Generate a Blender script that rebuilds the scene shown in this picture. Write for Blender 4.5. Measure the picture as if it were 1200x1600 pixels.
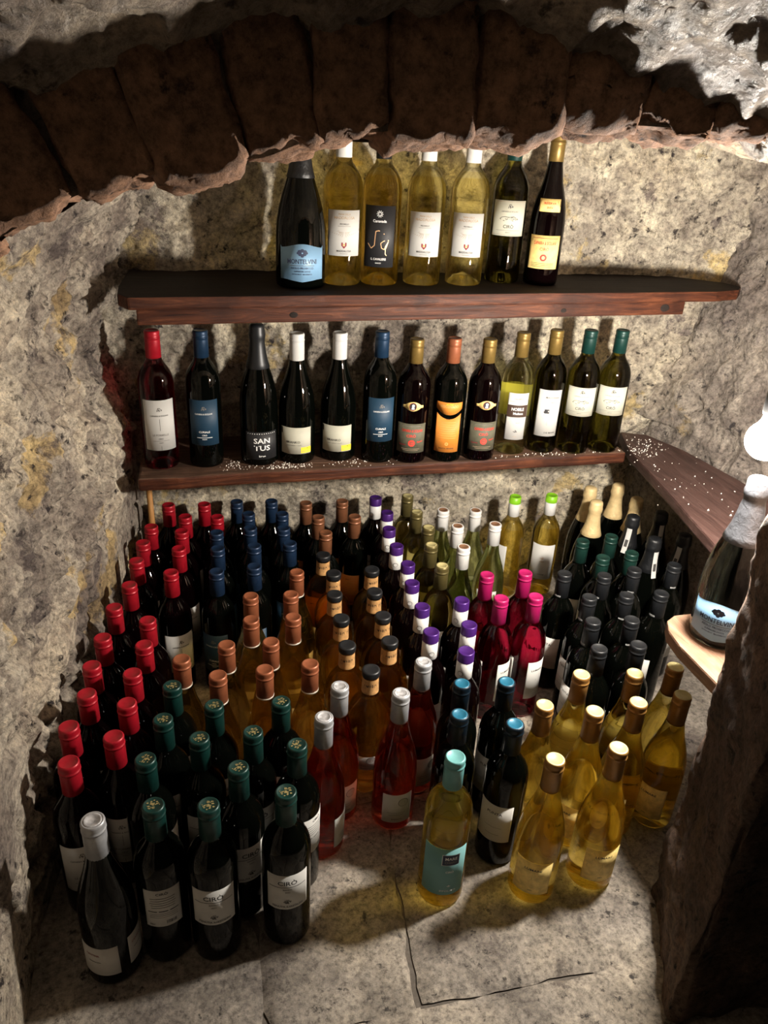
import bpy, bmesh, math, random
from mathutils import Vector, Matrix, noise as mnoise

random.seed(7)
for o in list(bpy.data.objects):
    bpy.data.objects.remove(o, do_unlink=True)
SC = bpy.context.scene
COL = SC.collection
PI = math.pi

# ------------------------------------------------------------------ camera
EYE = Vector((0.0, 0.0, 1.192))
PITCH, ROLL, YAW = 0.4686, -0.0576, math.radians(15)
cam_d = bpy.data.cameras.new('camera')
cam = bpy.data.objects.new('camera', cam_d)
COL.objects.link(cam)
cam_d.sensor_fit = 'HORIZONTAL'
cam_d.sensor_width = 36.0
cam_d.lens = 36.0
cam_d.clip_start = 0.02
fw = Vector((0, math.cos(PITCH), -math.sin(PITCH)))
rt = Vector((1, 0, 0))
dn = Vector((0, -math.sin(PITCH), -math.cos(PITCH)))
c_, s_ = math.cos(ROLL), math.sin(ROLL)
ax = rt * c_ + dn * s_
ay = dn * c_ - rt * s_
RY = Matrix.Rotation(-YAW, 3, 'Z')
ax, ay, az = RY @ ax, RY @ ay, RY @ fw
cam.matrix_world = Matrix(((ax.x, -ay.x, -az.x, EYE.x), (ax.y, -ay.y, -az.y, EYE.y),
                           (ax.z, -ay.z, -az.z, EYE.z), (0, 0, 0, 1)))
SC.camera = cam

# ------------------------------------------------------------------ world, exposure
BULB = Vector((0.8365, 0.915, 0.793))
BULB_STRENGTH = 1750.0
BULB_COLOR = (1.0, 0.925, 0.825)
w = bpy.data.worlds.new('cellar_air')
SC.world = w
w.use_nodes = True
bg = w.node_tree.nodes['Background']
bg.inputs[0].default_value = (1.0, 0.86, 0.70, 1)
bg.inputs[1].default_value = 0.014
vs = SC.view_settings
vs.view_transform = 'Standard'
vs.look = 'None'
vs.gamma = 1.0
vs.use_curve_mapping = False
vs.exposure = 0.0
cy = SC.cycles
cy.use_denoising = True
cy.max_bounces = 9
cy.diffuse_bounces = 3
cy.glossy_bounces = 4
cy.transmission_bounces = 8
cy.transparent_max_bounces = 10
cy.use_adaptive_sampling = True
cy.adaptive_threshold = 0.025
cy.sample_clamp_indirect = 2.5
cy.blur_glossy = 1.0


# ------------------------------------------------------------------ material helpers
def new_mat(name):
    m = bpy.data.materials.new(name)
    m.use_nodes = True
    nt = m.node_tree
    b = nt.nodes['Principled BSDF']
    return m, nt, b


def N(nt, typ, **kw):
    n = nt.nodes.new(typ)
    for k, v in kw.items():
        setattr(n, k, v)
    return n


def noise_node(nt, co, scale, detail=4, rough=0.6, dist=0.0):
    n = N(nt, 'ShaderNodeTexNoise')
    n.inputs['Scale'].default_value = scale
    n.inputs['Detail'].default_value = detail
    n.inputs['Roughness'].default_value = rough
    n.inputs['Distortion'].default_value = dist
    nt.links.new(co, n.inputs['Vector'])
    return n.outputs['Fac']


def ramp(nt, fac, stops):
    r = N(nt, 'ShaderNodeValToRGB')
    el = r.color_ramp.elements
    while len(el) < len(stops):
        el.new(0.5)
    for e, (p, c) in zip(el, stops):
        e.position = p
        e.color = (*c, 1) if len(c) == 3 else c
    nt.links.new(fac, r.inputs['Fac'])
    return r.outputs['Color']


def mixc(nt, fac, a, b, mode='MIX'):
    m = N(nt, 'ShaderNodeMix', data_type='RGBA', blend_type=mode)
    for sock, v in ((m.inputs[0], fac), (m.inputs[6], a), (m.inputs[7], b)):
        if isinstance(v, (int, float)):
            sock.default_value = v
        elif isinstance(v, tuple):
            sock.default_value = (*v, 1)
        else:
            nt.links.new(v, sock)
    return m.outputs[2]


def bump(nt, b, height, strength, dist):
    n = N(nt, 'ShaderNodeBump')
    n.inputs['Strength'].default_value = strength
    n.inputs['Distance'].default_value = dist
    nt.links.new(height, n.inputs['Height'])
    nt.links.new(n.outputs['Normal'], b.inputs['Normal'])


def plain(name, col, rough=0.5, metal=0.0, var=0.0, spec=0.5):
    m, nt, b = new_mat(name)
    b.inputs['Base Color'].default_value = (*col, 1)
    b.inputs['Roughness'].default_value = rough
    b.inputs['Metallic'].default_value = metal
    b.inputs['Specular IOR Level'].default_value = spec
    if var:
        tc = N(nt, 'ShaderNodeTexCoord')
        f = noise_node(nt, tc.outputs['Object'], 90, 3)
        lo = tuple(max(0, c * (1 - var)) for c in col)
        hi = tuple(min(1, c * (1 + var)) for c in col)
        nt.links.new(ramp(nt, f, [(0.3, lo), (0.7, hi)]), b.inputs['Base Color'])
    return m


def stone(name, light, mid, ochre, dark, ochre_amt=0.56, dark_amt=0.60, rough=0.82, bstr=0.9, seed=0.0, fine=1.0, spec=0.3):
    m, nt, b = new_mat(name)
    tc = N(nt, 'ShaderNodeTexCoord')
    mp = N(nt, 'ShaderNodeMapping')
    mp.inputs['Location'].default_value = (seed, seed * 0.7, -seed)
    nt.links.new(tc.outputs['Object'], mp.inputs['Vector'])
    co = mp.outputs['Vector']
    a = noise_node(nt, co, 13, 12, 0.78)
    col = ramp(nt, a, [(0.40, mid), (0.50, tuple((x + y) / 2 for x, y in zip(mid, light))), (0.58, light)])
    o = noise_node(nt, co, 5.5, 8, 0.62)
    of = ramp(nt, o, [(ochre_amt, (0, 0, 0)), (ochre_amt + 0.035, (0.9, 0.9, 0.9))])
    col = mixc(nt, of, col, ochre)
    d1 = noise_node(nt, co, 6.5, 12, 0.80)
    df = ramp(nt, d1, [(dark_amt - 0.05, (0, 0, 0)), (dark_amt + 0.03, (0.9, 0.9, 0.9))])
    col = mixc(nt, df, col, dark)
    sp = noise_node(nt, co, 85 * fine, 8, 0.75)
    col = mixc(nt, 0.85, col, ramp(nt, sp, [(0.36, (0.30, 0.28, 0.27)), (0.50, (0.95, 0.95, 0.95)), (0.66, (1.45, 1.42, 1.36))]), 'MULTIPLY')
    big = noise_node(nt, co, 3.4, 6, 0.62)
    col = mixc(nt, 0.9, col, ramp(nt, big, [(0.36, (0.50, 0.46, 0.46)), (0.48, (0.95, 0.93, 0.90)), (0.62, (1.35, 1.30, 1.18))]), 'MULTIPLY')
    pits = noise_node(nt, co, 34 * fine, 8, 0.68)
    pf = ramp(nt, pits, [(0.34, (1, 1, 1)), (0.41, (0, 0, 0))])
    col = mixc(nt, pf, col, tuple(c * 0.35 for c in dark))  # sunken pits coloured near black, crevice shade put into the colour
    nt.links.new(col, b.inputs['Base Color'])
    b.inputs['Roughness'].default_value = rough
    b.inputs['Specular IOR Level'].default_value = spec
    hh = N(nt, 'ShaderNodeMath', operation='SUBTRACT')
    h1 = noise_node(nt, co, 42 * fine, 12, 0.72)
    nt.links.new(h1, hh.inputs[0])
    hm = N(nt, 'ShaderNodeMath', operation='MULTIPLY')
    nt.links.new(pf, hm.inputs[0])
    hm.inputs[1].default_value = 0.25
    nt.links.new(hm.outputs[0], hh.inputs[1])
    bump(nt, b, hh.outputs[0], bstr, 0.02)
    return m


def wood(name, c1, c2, c3, rough=0.45, stretch=(1.5, 30, 30)):
    m, nt, b = new_mat(name)
    tc = N(nt, 'ShaderNodeTexCoord')
    mp = N(nt, 'ShaderNodeMapping')
    mp.inputs['Scale'].default_value = stretch
    nt.links.new(tc.outputs['Object'], mp.inputs['Vector'])
    a = noise_node(nt, mp.outputs['Vector'], 3.0, 8, 0.65, 1.2)
    col = ramp(nt, a, [(0.3, c1), (0.52, c2), (0.72, c3)])
    g = noise_node(nt, tc.outputs['Object'], 9, 5, 0.6)
    col = mixc(nt, ramp(nt, g, [(0.5, (0, 0, 0)), (0.66, (0.75, 0.75, 0.75))]), col, c1)
    nt.links.new(col, b.inputs['Base Color'])
    b.inputs['Roughness'].default_value = rough
    b.inputs['Specular IOR Level'].default_value = 0.2
    bump(nt, b, a, 0.5, 0.004)
    return m


def glass(name, wine, fill=None, clear=None, rough=0.015, transp=0.22, ior=1.36):
    """wine-filled bottle glass; above the fill height the glass shows its own paler colour"""
    m, nt, b = new_mat(name)
    b.inputs['Transmission Weight'].default_value = 1.0
    b.inputs['Roughness'].default_value = rough
    b.inputs['IOR'].default_value = ior
    tr = N(nt, 'ShaderNodeBsdfTransparent')
    mx = N(nt, 'ShaderNodeMixShader')
    mx.inputs[0].default_value = transp
    out = nt.nodes['Material Output']
    nt.links.new(b.outputs[0], mx.inputs[1])
    nt.links.new(tr.outputs[0], mx.inputs[2])
    nt.links.new(mx.outputs[0], out.inputs['Surface'])
    if fill is None:
        b.inputs['Base Color'].default_value = (*wine, 1)
        tr.inputs[0].default_value = (*wine, 1)
    else:
        tc = N(nt, 'ShaderNodeTexCoord')
        sx = N(nt, 'ShaderNodeSeparateXYZ')
        nt.links.new(tc.outputs['Object'], sx.inputs[0])
        mt = N(nt, 'ShaderNodeMath', operation='GREATER_THAN')
        mt.inputs[1].default_value = fill
        nt.links.new(sx.outputs['Z'], mt.inputs[0])
        col = mixc(nt, mt.outputs[0], wine, clear)
        nt.links.new(col, b.inputs['Base Color'])
        nt.links.new(col, tr.inputs[0])
    return m


M = {}
M['back'] = stone('cellar_back_stone', (0.72, 0.66, 0.53), (0.34, 0.30, 0.25), (0.56, 0.44, 0.22), (0.13, 0.105, 0.105), 0.59, 0.575, seed=3.1)
M['left'] = stone('cellar_left_stone', (0.70, 0.63, 0.52), (0.28, 0.235, 0.20), (0.60, 0.45, 0.22), (0.11, 0.085, 0.085), 0.575, 0.565, seed=8.4)
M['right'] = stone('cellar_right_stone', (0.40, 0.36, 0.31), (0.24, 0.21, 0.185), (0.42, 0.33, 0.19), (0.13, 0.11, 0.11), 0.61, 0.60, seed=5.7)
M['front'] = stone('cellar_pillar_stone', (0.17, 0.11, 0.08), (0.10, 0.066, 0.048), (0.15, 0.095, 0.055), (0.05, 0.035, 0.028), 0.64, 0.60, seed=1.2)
M['vault'] = stone('cellar_vault_stone', (0.50, 0.42, 0.33), (0.30, 0.24, 0.19), (0.45, 0.35, 0.20), (0.15, 0.11, 0.09), 0.62, 0.60, rough=0.42, seed=2.2, spec=0.5)
M['brick'] = stone('old_arch_brick', (0.25, 0.14, 0.09), (0.15, 0.085, 0.055), (0.22, 0.14, 0.07), (0.07, 0.04, 0.03), 0.63, 0.62, rough=0.75, seed=6.3, bstr=0.6)
M['mortar'] = stone('arch_mortar', (0.40, 0.34, 0.28), (0.22, 0.18, 0.15), (0.3, 0.24, 0.15), (0.1, 0.08, 0.07), seed=4.3)
M['slab'] = stone('floor_slab_stone', (0.30, 0.27, 0.235), (0.15, 0.133, 0.115), (0.22, 0.185, 0.135), (0.085, 0.072, 0.063), 0.66, 0.60, rough=0.6, bstr=0.35, seed=9.1, fine=1.3)
M['joint'] = plain('floor_joint_dirt', (0.10, 0.085, 0.07), 0.95, var=0.3)
M['wood_top'] = wood('dark_board_wood', (0.006, 0.0045, 0.004), (0.014, 0.010, 0.008), (0.030, 0.019, 0.014), 0.75)
M['wood_red'] = wood('red_brown_wood', (0.016, 0.005, 0.003), (0.060, 0.018, 0.008), (0.135, 0.046, 0.019), 0.55)
M['wood_mid'] = wood('worn_shelf_wood', (0.03, 0.019, 0.014), (0.10, 0.055, 0.036), (0.22, 0.13, 0.09), 0.5)
M['wood_side'] = wood('side_shelf_wood', (0.032, 0.017, 0.015), (0.060, 0.032, 0.027), (0.10, 0.060, 0.052), 0.45, (20, 2, 20))
M['wood_pale'] = wood('pale_ledge_wood', (0.14, 0.075, 0.045), (0.24, 0.14, 0.09), (0.34, 0.22, 0.15), 0.5, (20, 2, 20))
M['peg'] = wood('peg_wood', (0.30, 0.14, 0.04), (0.45, 0.22, 0.07), (0.55, 0.30, 0.10), 0.5, (30, 30, 2))
M['yellow'] = plain('yellow_paint', (0.75, 0.45, 0.02), 0.5)
M['crumb'] = plain('plaster_crumb', (0.75, 0.70, 0.62), 0.9)
M['socket'] = plain('black_socket', (0.015, 0.015, 0.015), 0.4)
# glass
M['g_black'] = plain('black_green_glass', (0.0010, 0.0013, 0.0009), 0.025, spec=0.25)
M['g_plum'] = plain('plum_glass', (0.0014, 0.0004, 0.0005), 0.025, spec=0.25)
M['g_olivedark'] = glass('dark_olive_glass', (0.10, 0.09, 0.012), 0.232, (0.30, 0.28, 0.05), transp=0.1)
M['g_rose'] = glass('rose_wine_glass', (0.74, 0.17, 0.10), 0.215, (0.88, 0.62, 0.50))
M['g_deeprose'] = glass('deep_rose_glass', (0.30, 0.012, 0.03), 0.235, (0.6, 0.3, 0.3), transp=0.12)
M['g_magenta'] = glass('cherry_glass', (0.33, 0.010, 0.035), 0.24, (0.6, 0.2, 0.25), transp=0.12)
M['g_white'] = glass('white_wine_glass', (0.93, 0.82, 0.34), 0.215, (0.93, 0.90, 0.66), transp=0.25)
M['g_gold'] = glass('golden_wine_glass', (0.92, 0.74, 0.20), 0.215, (0.93, 0.86, 0.52), transp=0.25)
M['g_amber'] = glass('amber_glass', (0.97, 0.74, 0.29), 0.226, (0.94, 0.82, 0.58), transp=0.35)
M['g_copper'] = glass('copper_wine_glass', (0.97, 0.80, 0.41), 0.215, (0.94, 0.84, 0.58), transp=0.35)
M['g_olive'] = glass('olive_glass', (0.58, 0.48, 0.16), 0.232, (0.55, 0.50, 0.25), transp=0.15)
M['g_green'] = glass('pale_green_glass', (0.66, 0.72, 0.36), 0.23, (0.62, 0.68, 0.42), transp=0.2)
M['g_clear'] = glass('clear_glass', (0.90, 0.88, 0.55), 0.212, (0.90, 0.92, 0.86), transp=0.3)
M['g_lit'] = glass('lit_prosecco_glass', (0.05, 0.06, 0.05), 0.19, (0.30, 0.32, 0.30), transp=0.1)


def foil(name, col, rough=0.38, metal=0.35):
    return plain(name, col, rough, metal, var=0.12)


M['c_red'] = foil('red_foil', (0.357, 0.0068, 0.017), 0.4, 0.2)
M['c_navy'] = foil('navy_foil', (0.0112, 0.0281, 0.0663), 0.4)
M['c_blue'] = foil('blue_foil', (0.0093, 0.0317, 0.0718), 0.4)
M['c_brown'] = foil('copper_brown_foil', (0.2145, 0.0845, 0.039), 0.4)
M['c_copper'] = foil('copper_foil', (0.2856, 0.0918, 0.0408), 0.42)
M['c_ring'] = foil('pale_ring_foil', (0.64, 0.576, 0.48), 0.4)
M['c_purple'] = foil('purple_foil', (0.056, 0.014, 0.1456), 0.35)
M['c_white'] = plain('white_foil', (0.64, 0.632, 0.608), 0.4, var=0.05)
M['c_cork'] = plain('brown_disc', (0.20, 0.10, 0.05), 0.6)
M['c_olive'] = foil('olive_gold_foil', (0.12, 0.096, 0.033), 0.4, 0.5)
M['c_silvertop'] = plain('silver_top', (0.42, 0.42, 0.43), 0.5, 0.3, var=0.5)
M['c_gold'] = foil('gold_foil', (0.224, 0.1456, 0.0392), 0.4, 0.55)
M['c_goldtop'] = foil('pale_gold_top', (0.4675, 0.407, 0.187), 0.45, 0.2)
M['c_amberfoil'] = foil('brown_gold_foil', (0.315, 0.1575, 0.0413), 0.4, 0.4)
M['c_lime'] = plain('lime_foil', (0.2, 0.48, 0.016), 0.4)
M['c_cream'] = plain('cream_foil', (0.68, 0.51, 0.255), 0.45, 0.1, var=0.12)
M['c_black'] = plain('black_foil', (0.0067, 0.0073, 0.0084), 0.4, var=0.2)
M['c_charcoal'] = plain('charcoal_foil', (0.0094, 0.0105, 0.0121), 0.42, 0.1, var=0.15)
M['c_dkgreen'] = foil('dark_green_foil', (0.007, 0.0315, 0.0238), 0.4, 0.25)
M['c_green'] = foil('emerald_foil', (0.0037, 0.0316, 0.026), 0.4, 0.25)
M['c_magenta'] = plain('magenta_foil', (0.3255, 0.0078, 0.084), 0.4, 0.1)
M['c_teal'] = foil('deep_teal_foil', (0.0024, 0.009, 0.017), 0.4, 0.3)
M['c_tealtop'] = foil('bright_teal_top', (0.0108, 0.108, 0.18), 0.4, 0.2)
M['c_aqua'] = plain('aqua_foil', (0.1237, 0.3262, 0.3262), 0.4, 0.1, var=0.08)
M['c_silver'] = foil('silver_foil', (0.3564, 0.3629, 0.3758), 0.42, 0.35)
def wrinkle(m, scale=130, strength=0.5):
    nt_ = m.node_tree
    tc = N(nt_, 'ShaderNodeTexCoord')
    f_ = noise_node(nt_, tc.outputs['Object'], scale, 5, 0.6, 0.6)
    bump(nt_, nt_.nodes['Principled BSDF'], f_, strength, 0.004)


wrinkle(M['c_cream'])
wrinkle(M['c_black'], 110, 0.35)
M['c_greyfoil'] = foil('lit_grey_foil', (0.07, 0.073, 0.082), 0.5, 0.5)
wrinkle(M['c_greyfoil'], 90, 0.4)
M['c_kraft'] = plain('kraft_paper', (0.46, 0.25, 0.09), 0.75, var=0.35)
# print
M['p_white'] = plain('white_paper', (0.5245, 0.5177, 0.4909), 0.7)
M['p_grey'] = plain('grey_paper', (0.51, 0.493, 0.459), 0.75)
M['p_cream'] = plain('cream_paper', (0.4864, 0.4803, 0.3891), 0.7)
M['p_blue'] = plain('petrol_blue_paper', (0.0068, 0.0362, 0.0722), 0.6)
M['p_sky'] = plain('sky_blue_paper', (0.192, 0.352, 0.528), 0.5, 0.1)
M['p_aqua'] = plain('aqua_paper', (0.16, 0.352, 0.352), 0.6)
M['p_black'] = plain('black_paper', (0.012, 0.012, 0.014), 0.6)
M['p_orange'] = plain('orange_paper', (0.6141, 0.2167, 0.0289), 0.6, var=0.08)
M['p_parch'] = plain('parchment_paper', (0.85, 0.62, 0.22), 0.7, var=0.2)
M['p_drab'] = plain('drab_green_paper', (0.084, 0.0798, 0.0504), 0.7, var=0.2)
M['p_yellow'] = plain('yellow_print', (0.90, 0.66, 0.03), 0.6)
M['p_yg'] = plain('yellow_green_paper', (0.72, 0.70, 0.25), 0.6)
M['i_black'] = plain('black_ink', (0.02, 0.02, 0.022), 0.6)
M['i_grey'] = plain('grey_ink', (0.055, 0.0525, 0.05), 0.6)
M['i_lightgrey'] = plain('pale_grey_ink', (0.18, 0.172, 0.16), 0.6)
M['i_white'] = plain('white_ink', (0.8075, 0.8075, 0.7885), 0.6)
M['i_red'] = plain('red_ink', (0.62, 0.03, 0.02), 0.6)
M['i_brightred'] = plain('bright_red_ink', (0.64, 0.04, 0.024), 0.6)
M['i_wine'] = plain('burgundy_ink', (0.22, 0.015, 0.02), 0.6)
M['i_gold'] = plain('gold_ink', (0.70, 0.45, 0.15), 0.5, 0.3)
M['i_crest'] = plain('dull_gold_crest', (0.30, 0.24, 0.10), 0.5, 0.3)
M['i_copper'] = plain('copper_ink', (0.80, 0.48, 0.25), 0.5, 0.3)
M['i_navy'] = plain('navy_ink', (0.02, 0.03, 0.07), 0.6)
M['i_tan'] = plain('tan_ink', (0.341, 0.2475, 0.165), 0.6)
M['i_brown'] = plain('brown_ink', (0.04, 0.02, 0.012), 0.6)

bulb_m, nt, b = new_mat('lit_bulb')
b.inputs['Base Color'].default_value = (1, 1, 1, 1)
b.inputs['Emission Color'].default_value = (*BULB_COLOR, 1)
b.inputs['Emission Strength'].default_value = BULB_STRENGTH
M['bulb'] = bulb_m


# ------------------------------------------------------------------ object helpers
def mesh_obj(name, me, parent=None, mat=None):
    o = bpy.data.objects.new(name, me)
    COL.objects.link(o)
    if mat is not None and not me.materials:
        me.materials.append(mat)
    if parent is not None:
        o.parent = parent
    return o


def empty(name, loc=(0, 0, 0), rotz=0.0):
    o = bpy.data.objects.new(name, None)
    o.empty_display_size = 0.05
    COL.objects.link(o)
    o.location = loc
    o.rotation_euler = (0, 0, rotz)
    return o


def tag(o, label, cat, group=None, kind=None):
    o['label'] = label
    if cat:
        o['category'] = cat
    if group:
        o['group'] = group
    if kind:
        o['kind'] = kind
    return o


def struct(o, label=None):
    o['kind'] = 'structure'
    if label:
        o['label'] = label
    return o


def pydata(name, vs, fs, smooth=True):
    me = bpy.data.meshes.new(name)
    me.from_pydata(vs, [], fs)
    me.update()
    if smooth:
        me.polygons.foreach_set('use_smooth', [True] * len(me.polygons))
    return me


def grid_mesh(name, nu, nv, fn, smooth=True, flip=False):
    vs = [fn(i / nu, j / nv) for j in range(nv + 1) for i in range(nu + 1)]
    fs = []
    for j in range(nv):
        for i in range(nu):
            a = j * (nu + 1) + i
            q = (a, a + 1, a + nu + 2, a + nu + 1)
            fs.append(q[::-1] if flip else q)
    return pydata(name, vs, fs, smooth)


def fr(x, y, z, s, octv=4):
    return mnoise.fractal(Vector((x * s, y * s, z * s)), 0.9, 2.1, octv)


def ridge(x, y, z, s):
    v = mnoise.fractal(Vector((x * s, y * s, z * s)), 0.8, 2.2, 4)
    return 1.0 - abs(v) * 1.6


def rough3(x, y, z, amp=1.0, seed=0.0):
    """stone relief in metres, roughly -0.03..0.03"""
    x += seed
    big = fr(x, y, z, 5.0, 3) * 0.016
    cell = mnoise.voronoi(Vector((x * 11, y * 11, z * 11)))[0]
    lump = (min(cell[1] - cell[0], 0.35) - 0.2) * 0.035
    mid = fr(x + 3, y, z, 20.0, 5) * 0.0095
    fine = fr(x, y + 5, z, 70.0, 4) * 0.0036
    return (big + lump + mid + fine) * amp


def interp(t, pts):
    if t <= pts[0][0]:
        return pts[0][1]
    for (a, va), (b2, vb) in zip(pts, pts[1:]):
        if t <= b2:
            return va + (vb - va) * (t - a) / (b2 - a)
    return pts[-1][1]


# ------------------------------------------------------------------ structure: walls
def left_limit(y):
    return -0.30 + max(0.0, y - 0.9) * 0.155


def left_fn(u, v):
    y = 0.15 + u * 1.80
    z = -0.03 + v * 1.45
    x = interp(y, [(0.3, -0.31), (0.75, -0.285), (1.0, -0.285), (1.75, -0.172), (1.95, -0.15)])
    if z > 0.75:
        x += 1.1 * (z - 0.75) ** 2 * min(1.0, max(0.0, (y - 0.85) / 0.5))
    x += 0.012 * math.sin(z * 7 + y * 3)
    x += rough3(0.0, y, z, 1.6, 2.0) + 0.004
    if z < 0.37:
        x = min(x, left_limit(y) + 0.006)
    elif z < 0.5:
        t = (z - 0.37) / 0.13
        x = min(x, left_limit(y) + 0.006 + t * 0.05)
    if 0.40 < z < 0.52 and y > 1.56:
        x = min(x, -0.150)
    if z > 0.80 and z < 0.92 and y > 1.45:
        x = min(x, -0.126)
    return (x, y, z)


wl = mesh_obj('wall_left', grid_mesh('wall_left', 430, 350, left_fn), None, M['left'])
struct(wl, 'rough cream and grey rubble stone wall on the left')


def back_y(x, z):
    y = interp(z, [(0, 1.875), (0.3, 1.875), (0.6, 1.815), (0.85, 1.785), (1.4, 1.70)])
    if x > 1.02:
        y -= ((x - 1.02) / 0.25) ** 2 * 0.05
    return y


def back_fn(u, v):
    x = -0.30 + u * 1.80
    z = -0.03 + v * 1.45
    y = back_y(x, z) + rough3(x, 0.0, z, 0.85, 11.0)
    if z < 0.37:
        y = max(y, 1.853)
    elif z < 0.47:
        y = max(y, 1.80)
    return (x, y, z)


wb = mesh_obj('wall_back', grid_mesh('wall_back', 430, 350, back_fn, flip=True), None, M['back'])
struct(wb, 'rough pale stone back wall of the wine niche')


def right_fn(u, v):
    y = 0.72 + u * 1.25
    z = -0.03 + v * 1.45
    x = 1.245 + (z - 0.47) * 0.16 + (1.75 - y) * 0.13
    x -= max(0.0, (y - 1.55) / 0.3) ** 2 * 0.05 * (1 if z > 0.5 else 0)
    if z > 0.9:
        x -= (z - 0.9) ** 2 * 1.0
    x += rough3(7.0, y, z, 0.9, 4.0)
    if z < 0.40:
        x = max(x, 1.235)
    return (x, y, z)


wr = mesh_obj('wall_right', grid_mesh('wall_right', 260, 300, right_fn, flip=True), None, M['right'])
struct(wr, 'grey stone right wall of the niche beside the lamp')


# front pillar: a stone jamb on the right, closed box with rough faces
def rough_box(name, lo, hi, n, amp, seed, warp=None, fine=True):
    nx, ny, nz = n
    bm = bmesh.new()
    vid = {}

    def V(i, j, k):
        key = (i, j, k)
        if key in vid:
            return vid[key]
        p = [lo[0] + (hi[0] - lo[0]) * i / nx, lo[1] + (hi[1] - lo[1]) * j / ny, lo[2] + (hi[2] - lo[2]) * k / nz]
        d = Vector(((i == nx) - (i == 0), (j == ny) - (j == 0), (k == nz) - (k == 0)))
        if d.length:
            m_ = d.length
            d.normalize()
            r = rough3(*p, amp, seed)
            off = r - (0.004 * amp * 4 if m_ > 1.1 else 0)
            p = [p[q] + d[q] * off for q in range(3)]
        if warp:
            p = warp(p)
        v = bm.verts.new(p)
        vid[key] = v
        return v
    for k in (0, nz):
        for i in range(nx):
            for j in range(ny):
                q = [V(i, j, k), V(i + 1, j, k), V(i + 1, j + 1, k), V(i, j + 1, k)]
                bm.faces.new(q if k else q[::-1])
    for j in (0, ny):
        for i in range(nx):
            for k in range(nz):
                q = [V(i, j, k), V(i + 1, j, k), V(i + 1, j, k + 1), V(i, j, k + 1)]
                bm.faces.new(q[::-1] if j else q)
    for i in (0, nx):
        for j in range(ny):
            for k in range(nz):
                q = [V(i, j, k), V(i, j + 1, k), V(i, j + 1, k + 1), V(i, j, k + 1)]
                bm.faces.new(q if i else q[::-1])
    me = bpy.data.meshes.new(name)
    bm.to_mesh(me)
    bm.free()
    me.polygons.foreach_set('use_smooth', [True] * len(me.polygons))
    return me


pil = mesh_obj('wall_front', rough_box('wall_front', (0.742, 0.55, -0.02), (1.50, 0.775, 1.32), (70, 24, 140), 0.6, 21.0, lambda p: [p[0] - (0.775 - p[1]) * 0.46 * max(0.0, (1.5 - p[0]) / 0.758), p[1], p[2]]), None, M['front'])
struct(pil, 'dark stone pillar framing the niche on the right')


# arch ring of bricks
def arch_z(x):
    return interp(x, [(-0.45, 0.86), (-0.30, 0.985), (-0.144, 1.083), (-0.092, 1.112), (-0.026, 1.138), (0.072, 1.150),
                      (0.114, 1.168), (0.226, 1.181), (0.409, 1.192), (0.546, 1.190), (0.70, 1.180), (0.95, 1.13)])


AY0, AY1 = 0.715, 0.80
arch = empty('trim_1', (0.25, AY0, 1.1))
struct(arch, 'dark brick arch spanning the front of the niche')


def add_child_world(o, parent):
    o.parent = parent
    o.matrix_parent_inverse = parent.matrix_basis.inverted()


rnd = random.Random(5)
x = -0.36
vi = 0
while x < 0.80:
    wv = rnd.uniform(0.055, 0.082)
    xc = x + wv / 2
    zb = arch_z(xc) + rnd.uniform(-0.006, 0.006)
    tilt = math.atan2(xc - 0.27, 0.80)
    hgt = 0.155
    me = rough_box('voussoir', (-wv / 2 - 0.0022, 0, 0), (wv / 2 + 0.0022, AY1 - AY0, hgt), (14, 12, 26), 0.34, 30 + vi * 1.7)
    for vtx in me.vertices:
        p = vtx.co
        t = p.y / (AY1 - AY0)
        if p.z < 0.03:
            p.z += (0.5 - t) * 0.009 + (fr(p.x + vi, p.y, 0, 45, 3)) * 0.007
        p.x *= 1 + p.z * 0.9
    o = mesh_obj('voussoir', me, None, M['brick'])
    o.location = (xc, AY0 + rnd.uniform(-0.006, 0.006), zb)
    o.rotation_euler = (0, tilt, 0)
    bpy.context.view_layer.update()
    add_child_world(o, arch)
    x += wv
    vi += 1


def core_fn(u, v):
    xx = -0.42 + u * 1.30
    return (xx, AY0 + 0.012 + rough3(xx, 0, v, 0.25, 3), arch_z(xx) + 0.010 + v * 0.16)


core = mesh_obj('arch_mortar', grid_mesh('arch_mortar', 120, 14, core_fn), None, M['mortar'])
add_child_world(core, arch)


# arch underside behind the ring (soffit going back) and the niche ceiling
def soffit_fn(u, v):
    xx = -0.42 + u * 1.9
    yy = AY1 - 0.02 + v * 1.15
    z = arch_z(xx) + 0.006 + v * 0.10 + rough3(xx, yy, 0, 0.6, 9)
    return (xx, yy, max(z, arch_z(xx) - 0.002))


ce = mesh_obj('ceiling', grid_mesh('ceiling', 120, 80, soffit_fn, flip=True), None, M['vault'])
struct(ce, 'rough vaulted stone ceiling')


def vault_fn(u, v):
    xx = -0.55 + u * 1.75
    yy = 0.765 - v * 0.95
    drop = min(0.62 * (xx - 0.22) ** 2, 0.30)
    z = 1.268 - drop + 0.36 * (0.72 - yy) + rough3(xx, yy, 0.3, 1.0, 15)
    return (xx, yy, z)


cv = mesh_obj('vault_front', grid_mesh('vault_front', 380, 200, vault_fn), None, M['vault'])
cv.parent = ce

# ------------------------------------------------------------------ floor slabs
fl = mesh_obj('floor', grid_mesh('floor', 8, 8, lambda u, v: (-0.6 + u * 2.3, -0.2 + v * 2.3, -0.010)), None, M['joint'])
struct(fl, 'worn grey stone slab floor of the niche')


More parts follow.
